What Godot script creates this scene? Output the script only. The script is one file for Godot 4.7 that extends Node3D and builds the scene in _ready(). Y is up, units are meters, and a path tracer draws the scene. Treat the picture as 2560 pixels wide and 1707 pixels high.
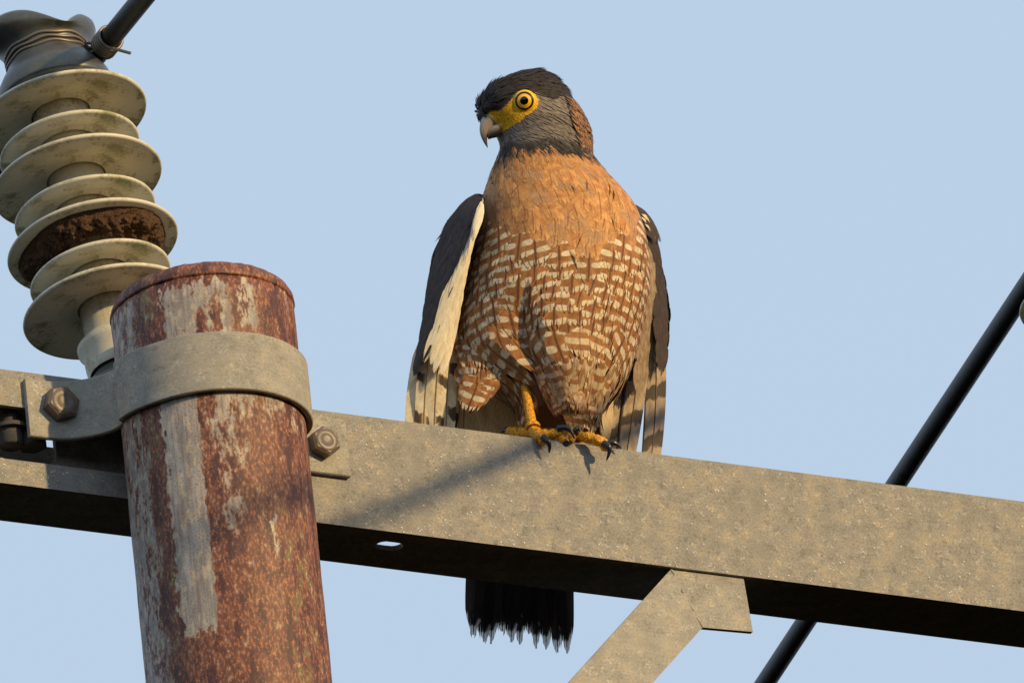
extends Node3D
# A crested eagle on a steel crossarm. Metres; y = 0 is the top of the crossarm, the ground lies 7.6 m below.

const GROUND_Y := -7.6
const ARM_H := 0.1255
const ARM_D := 0.079
const POLE := Vector3(-0.4418, 0.0, 0.0905)
const POLE_R := 0.0905
const EAGLE_AT := Vector3(0, 0, -0.035)
const LEAN := Vector3(-0.0687, 0.9892, -0.1298)
const FOOT := Vector3(-0.4650, 0.0, -0.0350)
const EAGLE_TURN := -0.24435

# y, centre x, half width, centre z, half depth of the eagle's body in its own axes
const RINGS := [
	[0.0500, 0.0200, 0.0380, -0.0086, 0.0280], [0.0565, 0.0219, 0.0400, -0.0088, 0.0332], [0.0629, 0.0239, 0.0433, -0.0089, 0.0383], [0.0694, 0.0254, 0.0479, -0.0091, 0.0435],
	[0.0758, 0.0254, 0.0536, -0.0093, 0.0478], [0.0823, 0.0241, 0.0600, -0.0095, 0.0520], [0.0887, 0.0220, 0.0665, -0.0097, 0.0562], [0.0952, 0.0199, 0.0725, -0.0099, 0.0591],
	[0.1016, 0.0183, 0.0777, -0.0098, 0.0617], [0.1081, 0.0173, 0.0819, -0.0092, 0.0642], [0.1145, 0.0169, 0.0851, -0.0085, 0.0668], [0.1210, 0.0171, 0.0877, -0.0079, 0.0691],
	[0.1275, 0.0177, 0.0896, -0.0073, 0.0699], [0.1339, 0.0186, 0.0910, -0.0066, 0.0707], [0.1404, 0.0197, 0.0920, -0.0060, 0.0714], [0.1468, 0.0211, 0.0927, -0.0053, 0.0722],
	[0.1533, 0.0226, 0.0931, -0.0047, 0.0730], [0.1597, 0.0241, 0.0933, -0.0040, 0.0738], [0.1662, 0.0256, 0.0934, -0.0034, 0.0745], [0.1726, 0.0271, 0.0934, -0.0027, 0.0749],
	[0.1791, 0.0284, 0.0933, -0.0021, 0.0746], [0.1855, 0.0297, 0.0931, -0.0014, 0.0744], [0.1920, 0.0309, 0.0928, -0.0008, 0.0741], [0.1985, 0.0320, 0.0925, -0.0002, 0.0739],
	[0.2049, 0.0330, 0.0920, 0.0005, 0.0736], [0.2114, 0.0340, 0.0914, 0.0011, 0.0733], [0.2178, 0.0349, 0.0908, 0.0018, 0.0731], [0.2243, 0.0357, 0.0900, 0.0024, 0.0720],
	[0.2307, 0.0364, 0.0891, 0.0031, 0.0706], [0.2372, 0.0369, 0.0881, 0.0037, 0.0691], [0.2436, 0.0374, 0.0870, 0.0044, 0.0677], [0.2501, 0.0376, 0.0857, 0.0050, 0.0662],
	[0.2565, 0.0377, 0.0842, 0.0057, 0.0648], [0.2630, 0.0375, 0.0826, 0.0063, 0.0629], [0.2695, 0.0372, 0.0806, 0.0069, 0.0605], [0.2759, 0.0365, 0.0781, 0.0076, 0.0582],
	[0.2824, 0.0355, 0.0749, 0.0083, 0.0558], [0.2888, 0.0342, 0.0713, 0.0092, 0.0534], [0.2953, 0.0328, 0.0675, 0.0101, 0.0509], [0.3017, 0.0315, 0.0635, 0.0110, 0.0483],
	[0.3082, 0.0303, 0.0596, 0.0119, 0.0457], [0.3146, 0.0292, 0.0558, 0.0128, 0.0438], [0.3211, 0.0286, 0.0522, 0.0138, 0.0422], [0.3275, 0.0284, 0.0491, 0.0147, 0.0406],
	[0.3340, 0.0288, 0.0470, 0.0156, 0.0395], [0.3405, 0.0294, 0.0458, 0.0165, 0.0386], [0.3469, 0.0295, 0.0455, 0.0174, 0.0380], [0.3534, 0.0285, 0.0460, 0.0183, 0.0380],
	[0.3598, 0.0260, 0.0474, 0.0192, 0.0380], [0.3663, 0.0220, 0.0495, 0.0201, 0.0374], [0.3727, 0.0176, 0.0513, 0.0210, 0.0367], [0.3792, 0.0144, 0.0514, 0.0219, 0.0361],
	[0.3856, 0.0129, 0.0496, 0.0223, 0.0346], [0.3921, 0.0126, 0.0464, 0.0226, 0.0330], [0.3985, 0.0131, 0.0426, 0.0229, 0.0314], [0.4050, 0.0139, 0.0393, 0.0232, 0.0281],
	[0.4039, 0.0148, 0.0365, 0.0232, 0.0287], [0.4084, 0.0162, 0.0325, 0.0234, 0.0261], [0.4124, 0.0182, 0.0267, 0.0236, 0.0234], [0.4154, 0.0206, 0.0189, 0.0238, 0.0193],
	[0.4174, 0.0200, 0.0063, 0.0239, 0.0166], [0.4182, 0.0198, 0.0013, 0.0239, 0.0155]
]

var rng := RandomNumberGenerator.new()
var fine := FastNoiseLite.new()
var blot := FastNoiseLite.new()
var cells := FastNoiseLite.new()
var taken := {}

# ------------------------------------------------------------------ mesh building
class Shape:
	var p := PackedVector3Array()
	var n := PackedVector3Array()
	var u := PackedVector2Array()
	var c := PackedColorArray()
	var i := PackedInt32Array()

	func vert(pos: Vector3, nrm: Vector3, uv := Vector2.ZERO, col := Color.WHITE) -> int:
		p.append(pos); n.append(nrm); u.append(uv); c.append(col)
		return p.size() - 1

	func tri(a: int, b: int, d: int) -> void:
		var g := (p[d] - p[a]).cross(p[b] - p[a])
		if g.dot(n[a] + n[b] + n[d]) < 0.0:
			i.append(a); i.append(d); i.append(b)
		else:
			i.append(a); i.append(b); i.append(d)

	func quad(a: int, b: int, d: int, e: int) -> void:
		tri(a, b, d); tri(a, d, e)

	func flat(pts: Array, nrm: Vector3, uvs: Array = []) -> void:
		var ids := []
		for k in pts.size():
			ids.append(vert(pts[k], nrm, uvs[k] if uvs.size() else Vector2.ZERO))
		for k in range(1, pts.size() - 1):
			tri(ids[0], ids[k], ids[k + 1])

	# a box with chamfered edges
	func box(mid: Vector3, size: Vector3, bevel: float, turn := Basis.IDENTITY) -> void:
		var h := size * 0.5
		var at := func(s: Vector3, axis: int) -> Vector3:
			var q := Vector3(s.x * (h.x - bevel), s.y * (h.y - bevel), s.z * (h.z - bevel))
			q[axis] = s[axis] * h[axis]
			return mid + turn * q
		for axis in 3:
			var b := (axis + 1) % 3
			var d := (axis + 2) % 3
			for sg in [-1.0, 1.0]:
				var pts := []
				for e in [[-1, -1], [1, -1], [1, 1], [-1, 1]]:
					var s := Vector3.ZERO
					s[axis] = sg; s[b] = e[0]; s[d] = e[1]
					pts.append(at.call(s, axis))
				var nn := Vector3.ZERO
				nn[axis] = sg
				flat(pts, turn * nn)
			for sb in [-1.0, 1.0]:
				for sd in [-1.0, 1.0]:
					var s0 := Vector3.ZERO
					s0[axis] = -1; s0[b] = sb; s0[d] = sd
					var s1 := s0
					s1[axis] = 1
					var nn := Vector3.ZERO
					nn[b] = sb; nn[d] = sd
					flat([at.call(s0, b), at.call(s1, b), at.call(s1, d), at.call(s0, d)], turn * nn.normalized())
		for sx in [-1.0, 1.0]:
			for sy in [-1.0, 1.0]:
				for sz in [-1.0, 1.0]:
					var s := Vector3(sx, sy, sz)
					flat([at.call(s, 0), at.call(s, 1), at.call(s, 2)], turn * s.normalized())

	# profile of Vector2(radius, height) turned round the y axis of xf
	func lathe(profile: Array, sides: int, xf := Transform3D.IDENTITY, wobble := 0.0, seed_ := 0.0) -> void:
		var m := profile.size()
		var seg := []
		for k in m - 1:
			var d: Vector2 = profile[k + 1] - profile[k]
			seg.append(Vector2(d.y, -d.x).normalized())
		var total := 0.0
		for k in m - 1:
			var n0: Vector2 = seg[k]
			var n1: Vector2 = seg[k]
			if k > 0 and seg[k - 1].dot(seg[k]) > 0.55:
				n0 = (seg[k - 1] + seg[k]).normalized()
			if k < m - 2 and seg[k + 1].dot(seg[k]) > 0.55:
				n1 = (seg[k + 1] + seg[k]).normalized()
			var last := -1
			var len_: float = profile[k].distance_to(profile[k + 1])
			for j in sides + 1:
				var a := TAU * j / sides
				var w := 1.0 + wobble * (sin(a * 2.0 + seed_) * 0.6 + sin(a * 3.0 + seed_ * 2.3) * 0.4)
				var dir := Vector3(sin(a), 0, cos(a))
				var q0: Vector3 = dir * profile[k].x * w + Vector3(0, profile[k].y, 0)
				var q1: Vector3 = dir * profile[k + 1].x * w + Vector3(0, profile[k + 1].y, 0)
				var a0 := vert(xf * q0, (xf.basis * (dir * n0.x + Vector3(0, n0.y, 0))).normalized(), Vector2(float(j) / sides, total))
				vert(xf * q1, (xf.basis * (dir * n1.x + Vector3(0, n1.y, 0))).normalized(), Vector2(float(j) / sides, total + len_))
				if last >= 0:
					quad(last, a0, a0 + 1, last + 1)
				last = a0
			total += len_

	# a round tube through points, radius per point; flat caps
	func tube(pts: Array, radii: Array, sides: int, squash := 1.0, cap := true, first_side := Vector3.ZERO) -> void:
		var side := Vector3.ZERO
		var prev := []
		var along := 0.0
		for k in pts.size():
			var t: Vector3 = (pts[min(k + 1, pts.size() - 1)] - pts[max(k - 1, 0)]).normalized()
			if k == 0:
				side = first_side if first_side != Vector3.ZERO else (Vector3.UP if abs(t.y) < 0.9 else Vector3.RIGHT)
			side = (side - t * side.dot(t)).normalized()
			var other := t.cross(side)
			if k > 0:
				along += pts[k].distance_to(pts[k - 1])
			var r: float = radii[k] if radii.size() > 1 else radii[0]
			var slope := 0.0
			if radii.size() > 1:
				var k0: int = max(k - 1, 0)
				var k1: int = min(k + 1, pts.size() - 1)
				slope = (radii[k0] - radii[k1]) / max(pts[k0].distance_to(pts[k1]), 1e-5)
			var ids := []
			for j in sides + 1:
				var a := TAU * j / sides
				var dir := side * cos(a) + other * sin(a) * squash
				var nn := (side * cos(a) + other * sin(a) / squash + t * slope).normalized()
				ids.append(vert(pts[k] + dir * r, nn, Vector2(float(j) / sides, along)))
			for j in sides:
				if prev.size():
					quad(prev[j], prev[j + 1], ids[j + 1], ids[j])
			if cap and (k == 0 or k == pts.size() - 1):
				var nn := -t if k == 0 else t
				var ring := []
				for j in sides:
					ring.append(p[ids[j]])
				flat(ring, nn)
			prev = ids

	# polygon in xy pulled out from z0 to z1
	func slab(poly: PackedVector2Array, z0: float, z1: float, xf := Transform3D.IDENTITY) -> void:
		var tris := Geometry2D.triangulate_polygon(poly)
		for e in [[z0, -1.0], [z1, 1.0]]:
			var base := p.size()
			for q in poly:
				vert(xf * Vector3(q.x, q.y, e[0]), xf.basis * Vector3(0, 0, e[1]))
			for k in range(0, tris.size(), 3):
				tri(base + tris[k], base + tris[k + 1], base + tris[k + 2])
		var sign_ := 1.0 if not Geometry2D.is_polygon_clockwise(poly) else -1.0
		for k in poly.size():
			var a := poly[k]
			var b := poly[(k + 1) % poly.size()]
			var nn := Vector3(b.y - a.y, a.x - b.x, 0).normalized() * sign_
			flat([xf * Vector3(a.x, a.y, z0), xf * Vector3(b.x, b.y, z0), xf * Vector3(b.x, b.y, z1), xf * Vector3(a.x, a.y, z1)], xf.basis * nn)

	func mesh(mat: Material, into: ArrayMesh = null) -> ArrayMesh:
		var arr := []
		arr.resize(Mesh.ARRAY_MAX)
		arr[Mesh.ARRAY_VERTEX] = p
		arr[Mesh.ARRAY_NORMAL] = n
		arr[Mesh.ARRAY_TEX_UV] = u
		arr[Mesh.ARRAY_COLOR] = c
		arr[Mesh.ARRAY_INDEX] = i
		var am := into if into != null else ArrayMesh.new()
		am.add_surface_from_arrays(Mesh.PRIMITIVE_TRIANGLES, arr)
		am.surface_set_material(am.get_surface_count() - 1, mat)
		return am

func part(called: String, s: Shape, mat: Material, parent: Node) -> MeshInstance3D:
	return part_mesh(called, s.mesh(mat), parent)

func part_mesh(called: String, m: Mesh, parent: Node) -> MeshInstance3D:
	var o := MeshInstance3D.new()
	o.mesh = m
	o.name = called
	o.cast_shadow = GeometryInstance3D.SHADOW_CASTING_SETTING_ON
	parent.add_child(o, true)
	return o

func thing(called: String, label: String, category: String, at := Vector3.ZERO, group := "") -> Node3D:
	var o := Node3D.new()
	taken[called] = taken.get(called, -1) + 1
	o.name = called if taken[called] == 0 else "%s_%03d" % [called, taken[called]]
	o.position = at
	add_child(o)
	o.set_meta("label", label)
	o.set_meta("category", category)
	if group:
		o.set_meta("group", group)
	return o

func tag(o: Node, label: String, category: String, group := "") -> void:
	o.set_meta("label", label)
	o.set_meta("category", category)
	if group:
		o.set_meta("group", group)

# ------------------------------------------------------------------ materials
func plain(albedo: Color, rough: float, metal := 0.0) -> StandardMaterial3D:
	var m := StandardMaterial3D.new()
	m.albedo_color = albedo
	m.roughness = rough
	m.metallic = metal
	m.cull_mode = BaseMaterial3D.CULL_DISABLED
	return m

func picture(w: int, h: int, f: Callable) -> ImageTexture:
	var b := PackedByteArray()
	b.resize(w * h * 3)
	var k := 0
	for y in h:
		for x in w:
			var c: Color = f.call(x, y)
			b[k] = clampi(int(c.r * 255.0 + 0.5), 0, 255)
			b[k + 1] = clampi(int(c.g * 255.0 + 0.5), 0, 255)
			b[k + 2] = clampi(int(c.b * 255.0 + 0.5), 0, 255)
			k += 3
	return ImageTexture.create_from_image(Image.create_from_data(w, h, false, Image.FORMAT_RGB8, b))

func noise_map(freq: float, octaves: int, kind := FastNoiseLite.TYPE_SIMPLEX_SMOOTH, size := 512, seed_ := 3) -> ImageTexture:
	var f := FastNoiseLite.new()
	f.seed = seed_
	f.noise_type = kind
	f.frequency = freq
	f.fractal_octaves = octaves
	return ImageTexture.create_from_image(f.get_seamless_image(size, size))

func rgb(r: int, g: int, b: int) -> Color:
	return Color(r / 255.0, g / 255.0, b / 255.0)

func bump(m: StandardMaterial3D, tex: Texture2D, cm: float) -> void:
	m.heightmap_enabled = true
	m.heightmap_texture = tex
	m.heightmap_scale = cm

# zinc that has weathered: spangle, pale blots, brown film, scratches
func zinc(base: Color, warm: float, seed_: int) -> StandardMaterial3D:
	var a := FastNoiseLite.new()
	a.seed = seed_; a.frequency = 0.012; a.fractal_octaves = 4
	var ia := a.get_seamless_image(1024, 1024)
	a.frequency = 0.11; a.fractal_octaves = 3; a.seed = seed_ + 5
	var ib := a.get_seamless_image(1024, 1024)
	a.noise_type = FastNoiseLite.TYPE_CELLULAR
	a.cellular_return_type = FastNoiseLite.RETURN_CELL_VALUE
	a.frequency = 0.075; a.fractal_octaves = 1; a.seed = seed_ + 9
	a.domain_warp_enabled = true
	a.domain_warp_amplitude = 12.0
	var ic := a.get_seamless_image(1024, 1024)
	ia.convert(Image.FORMAT_L8); ib.convert(Image.FORMAT_L8); ic.convert(Image.FORMAT_L8)
	var da := ia.get_data(); var db := ib.get_data(); var dc := ic.get_data()
	var f := func(x: int, y: int) -> Color:
		var k := y * 1024 + x
		var v0 := da[k] / 255.0
		var v1 := db[k] / 255.0
		var v2 := dc[k] / 255.0
		var v3 := da[((y * 11) & 1023) * 1024 + x] / 255.0
		var l := 0.87 + 0.15 * (v0 - 0.5) + 0.17 * (v1 - 0.5) + 0.03 * (v2 - 0.5) + 0.06 * (v3 - 0.5)
		if v3 > 0.74 and v1 > 0.5:
			l += 0.04
		if v2 > 0.90 and v1 > 0.46:
			l += 0.09 * smoothstep(0.46, 0.62, v1)
		if v2 < 0.05:
			l -= 0.05
		if v1 < 0.20:
			l -= 0.10
		var c := base * l
		var br := smoothstep(0.48, 0.75, v0) * warm
		return Color(c.r * (1.0 + 0.10 * br), c.g * (1.0 - 0.02 * br), c.b * (1.0 - 0.22 * br))
	var m := plain(Color.WHITE, 0.74)
	m.metallic_specular = 0.06
	m.albedo_texture = picture(1024, 1024, f)
	m.uv1_triplanar = true
	m.uv1_world_triplanar = true
	m.uv1_scale = Vector3(2.6, 2.6, 2.6)
	bump(m, ImageTexture.create_from_image(ib), 0.006)
	return m

# ------------------------------------------------------------------ setup
func _ready() -> void:
	rng.seed = 11
	fine.seed = 5; fine.frequency = 1.0; fine.fractal_octaves = 3
	blot.seed = 8; blot.frequency = 1.0; blot.fractal_octaves = 2
	cells.seed = 4; cells.noise_type = FastNoiseLite.TYPE_CELLULAR; cells.frequency = 1.0
	cells.cellular_return_type = FastNoiseLite.RETURN_DISTANCE2_SUB

	var cam := Camera3D.new()
	cam.name = "camera"
	cam.transform = Transform3D(Basis(Vector3(0.8877, -0.0984, 0.4498), Vector3(-0.1180, 0.8957, 0.4288), Vector3(-0.4451, -0.4337, 0.7835)).orthonormalized(), Vector3(-6.2757, -5.9654, 10.9685))
	cam.fov = 2.8066
	cam.near = 0.5
	cam.far = 6000.0
	add_child(cam)
	cam.current = true

	var env := Environment.new()
	env.background_mode = Environment.BG_SKY
	var sky_mat := ProceduralSkyMaterial.new()
	sky_mat.sky_top_color = Color(0.722, 0.811, 0.905)
	sky_mat.sky_horizon_color = Color(0.78, 0.84, 0.90)
	sky_mat.sky_curve = 0.18
	sky_mat.ground_bottom_color = Color(0.16, 0.17, 0.13)
	sky_mat.ground_horizon_color = Color(0.36, 0.38, 0.36)
	sky_mat.sun_angle_max = 1.0
	var sky := Sky.new()
	sky.sky_material = sky_mat
	env.sky = sky
	env.tonemap_mode = Environment.TONE_MAPPER_LINEAR
	env.tonemap_exposure = 1.0
	env.sdfgi_enabled = true
	env.ssao_enabled = true
	env.ssil_enabled = true
	var we := WorldEnvironment.new()
	we.name = "environment"
	we.environment = env
	add_child(we)

	var sun := DirectionalLight3D.new()
	sun.name = "sun"
	var az := deg_to_rad(22.0)
	var el := deg_to_rad(16.7)
	var to_sun := Vector3(sin(az) * cos(el), sin(el), cos(az) * cos(el))
	sun.transform = Transform3D(Basis.looking_at(-to_sun, Vector3.UP), Vector3(0, 5, 0))
	sun.light_color = Color(1.0, 0.87, 0.62)
	sun.light_energy = 1.25
	sun.light_angular_distance = 1.2
	sun.shadow_enabled = true
	add_child(sun)

	build_ground()
	build_pole()
	build_crossarm()
	build_clamp()
	build_brace()
	build_insulators()
	build_conductors()
	build_eagle()
	build_dew()

func build_ground() -> void:
	var s := Shape.new()
	s.flat([Vector3(-3000, 0, -3000), Vector3(3000, 0, -3000), Vector3(3000, 0, 3000), Vector3(-3000, 0, 3000)], Vector3.UP)
	var m := plain(Color(0.15, 0.165, 0.095), 0.95)
	m.albedo_texture = noise_map(0.02, 5)
	m.uv1_triplanar = true
	m.uv1_world_triplanar = true
	m.uv1_scale = Vector3(0.15, 0.15, 0.15)
	m.metallic_specular = 0.05
	var o := part("ground", s, m, self)
	o.position.y = GROUND_Y
	o.set_meta("kind", "structure")
	o.set_meta("label", "dark green field far below the crossarm")

# ------------------------------------------------------------------ pole
func pole_colour(x: int, y: int) -> Color:
	var phi := wrapf(TAU * x / 1024.0 + 0.5166, -PI, PI)
	var down := 0.62 * y / 1024.0
	var q := sin(phi) if absf(phi) < PI / 2 else signf(phi) * (2.0 - absf(sin(phi)))
	var ax := phi * POLE_R
	# seamless round the back by mirroring
	var n1 := fine.get_noise_2d(ax * 58.0, down * 15.0 + 40.0)
	var n2 := fine.get_noise_2d(ax * 260.0, down * 120.0)
	var n3 := blot.get_noise_2d(ax * 95.0 + 50.0, down * 45.0)
	var n4 := blot.get_noise_2d(ax * 520.0, down * 380.0 + 9.0)
	var lean := 0.05 * n3 + 0.03 * n2
	var qq := q + lean
	var b := -0.42
	if down < 0.135:
		# above and behind the clamp
		b += 0.85 * (smoothstep(-0.45, -0.38, qq) - smoothstep(0.22, 0.42, qq))
		b += 0.75 * smoothstep(0.38, 0.46, qq) * (1.0 - smoothstep(0.55, 0.68, qq)) * (1.0 - smoothstep(0.07, 0.085, down))
		b += 0.55 * (1.0 - smoothstep(-0.75, -0.62, qq))
		b -= 1.0 * exp(-pow((qq - 0.02) / 0.05, 2.0)) * smoothstep(0.05, 0.065, down)
		b -= 0.7 * exp(-pow((qq - 0.18) / 0.05, 2.0)) * smoothstep(0.03, 0.05, down)
		b -= 1.1 * (1.0 - smoothstep(0.022, 0.034, down + 0.010 * n3))
	else:
		b += 1.25 * (smoothstep(-0.56, -0.49, qq) - smoothstep(-0.17, -0.11, qq)) * (1.0 - smoothstep(0.385, 0.415, down + 0.03 * n1))
		b += 0.62 * (1.0 - smoothstep(-0.80, -0.62, qq))
		b += 0.95 * (1.0 - smoothstep(0.12, 0.22, down + 0.05 * n1)) * (smoothstep(0.02, 0.08, qq) - smoothstep(0.98, 1.0, qq)) * (0.55 + 1.0 * n1)
		b += 0.5 * exp(-pow((qq - 0.16) / 0.16, 2.0)) * (1.0 - smoothstep(0.26, 0.36, down))
		b += 1.2 * exp(-pow((qq - 0.56 - (down - 0.30) * 0.5) / 0.022, 2.0)) * smoothstep(0.275, 0.285, down) * (1.0 - smoothstep(0.315, 0.335, down))
		b += 0.35 * exp(-pow((qq + 0.1) / 0.25, 2.0)) * smoothstep(0.42, 0.5, down)
	var cover := b + 0.62 * n1 + 0.50 * n2 + 0.34 * n3 + 0.34 * n4
	# rust
	var t := clampf(0.5 + 0.55 * n3 + 0.35 * n2, 0, 1)
	var rust := rgb(90, 54, 44).lerp(rgb(142, 88, 70), t)
	rust = rust.lerp(rgb(196, 128, 72), smoothstep(0.14, 0.44, n2 + 0.45 * n4) * 0.75)
	rust = rust.lerp(rgb(72, 42, 40), smoothstep(0.12, 0.40, -n1 + 0.4 * n4 - 0.25 * n2) * 0.8)
	rust = rust.lerp(rgb(58, 30, 26), smoothstep(0.35, 0.55, n4 - 0.3 * n1) * 0.6)
	var algae := smoothstep(0.10, 0.34, n1 * 0.7 + n3 * 0.5) * (exp(-pow((qq - 0.76) / 0.14, 2.0)) * smoothstep(0.2, 0.34, down) + 0.9 * exp(-pow((qq + 0.60) / 0.10, 2.0)))
	rust = rust.lerp(rgb(104, 96, 52), clampf(algae, 0, 0.9))
	var paint := rgb(172, 166, 160).lerp(rgb(132, 128, 126), clampf(0.5 + 0.9 * n1 + 0.4 * n4, 0, 1))
	paint = paint.lerp(rgb(206, 190, 160), smoothstep(0.1, 0.45, n3 + 0.3 * n4) * 0.6)
	paint = paint.lerp(rgb(150, 92, 52), smoothstep(0.36, 0.52, n4 + 0.35 * n2) * 0.75)
	var n5 := fine.get_noise_2d(ax * 240.0 + 31.0, down * 7.0)
	paint = paint.lerp(rgb(126, 84, 60), smoothstep(0.14, 0.46, n5 + 0.35 * n4) * 0.32)
	paint = paint.lerp(rgb(192, 186, 178), smoothstep(0.10, 0.40, -n5) * 0.25)
	var edge := smoothstep(-0.16, 0.0, cover) * (1.0 - smoothstep(0.0, 0.09, cover))
	var out := rust.lerp(paint, smoothstep(-0.16, 0.18, cover))
	return out.lerp(rgb(152, 88, 44), edge * 0.45)

func build_pole() -> void:
	var m := plain(Color.WHITE, 0.62)
	m.albedo_texture = picture(1024, 1024, pole_colour)
	var rough := noise_map(0.06, 4, FastNoiseLite.TYPE_SIMPLEX_SMOOTH, 512, 21)
	bump(m, rough, 0.05)
	var o := thing("utility_pole", "round steel utility pole with flaking grey paint and red rust streaks", "pole", Vector3(POLE.x, GROUND_Y, POLE.z))
	var s := Shape.new()
	var top := 0.063 - GROUND_Y
	var prof := [Vector2(0.0005, top)]
	prof.append(Vector2(POLE_R - 0.030, top - 0.0012))
	for k in 9:
		var a := PI / 2 * (k + 1) / 9.0
		prof.append(Vector2(POLE_R - 0.0235 + 0.0245 * sin(a), top - 0.0018 - 0.0195 * (1.0 - cos(a))))
	prof.append(Vector2(POLE_R + 0.0008, top - 0.0225))
	prof.append(Vector2(POLE_R - 0.0010, top - 0.0236))
	prof.append(Vector2(POLE_R - 0.0010, top - 0.0242))
	prof.append(Vector2(POLE_R, top - 0.0252))
	for k in 30:
		prof.append(Vector2(POLE_R, top - 0.0252 - 0.6 * (k + 1) / 30.0))
	prof.append(Vector2(POLE_R, 0.0))
	s.lathe(prof, 96)
	# texture rows run down from the top: one repeat is 0.62 m
	for k in s.p.size():
		s.u[k] = Vector2(s.u[k].x, (top - s.p[k].y) / 0.62)
		var lump := 0.0006 * fine.get_noise_3d(s.p[k].x * 45.0, s.p[k].y * 30.0, s.p[k].z * 45.0)
		if s.p[k].y > top - 0.03:
			lump *= 4.0
		s.p[k] += s.n[k] * lump
	part("shaft", s, m, o)

# ------------------------------------------------------------------ crossarm
var steel: StandardMaterial3D
var steel_plate: StandardMaterial3D
var bolt_mat: StandardMaterial3D

func rounded(points: Array, radius: float) -> PackedVector2Array:
	# rounds every corner that carries true in points [Vector2, bool]
	var out := PackedVector2Array()
	var m := points.size()
	for k in m:
		var b: Vector2 = points[k][0]
		if not points[k][1]:
			out.append(b)
			continue
		var a: Vector2 = points[(k + m - 1) % m][0]
		var d: Vector2 = points[(k + 1) % m][0]
		var pa := b + (a - b).normalized() * radius
		var pd := b + (d - b).normalized() * radius
		for j in 7:
			var t := j / 6.0
			out.append(pa.lerp(b, t).lerp(b.lerp(pd, t), t))
	return out

func hex_bolt(parent: Node, at: Vector3, r: float, h: float, turn: float, called := "bolt") -> void:
	var s := Shape.new()
	var hex := func(rr: float, z: float, k: int) -> Vector3:
		var a := turn + TAU * k / 6.0
		return at + Vector3(cos(a) * rr, sin(a) * rr, z)
	for k in 6:
		var mid := turn + TAU * (k + 0.5) / 6.0
		var nn := Vector3(cos(mid), sin(mid), 0)
		s.flat([hex.call(r, 0.0, k), hex.call(r, 0.0, k + 1), hex.call(r, h * 0.84, k + 1), hex.call(r, h * 0.84, k)], nn)
		s.flat([hex.call(r, h * 0.84, k), hex.call(r, h * 0.84, k + 1), hex.call(r * 0.84, h, k + 1), hex.call(r * 0.84, h, k)], (nn * 0.6 + Vector3(0, 0, 0.8)).normalized())
	var ring := []
	for k in 6:
		ring.append(hex.call(r * 0.84, h, k))
	s.flat(ring, Vector3.BACK)
	# a shallow boss on the face
	s.lathe([Vector2(r * 0.78, -0.0004), Vector2(r * 0.72, 0.0005), Vector2(r * 0.40, 0.0006), Vector2(r * 0.36, 0.0002), Vector2(r * 0.10, 0.0002), Vector2(0.0002, 0.0002)], 20, Transform3D(Basis(Vector3.RIGHT, PI / 2), at + Vector3(0, 0, h)))
	part(called, s, bolt_mat, parent)

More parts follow.
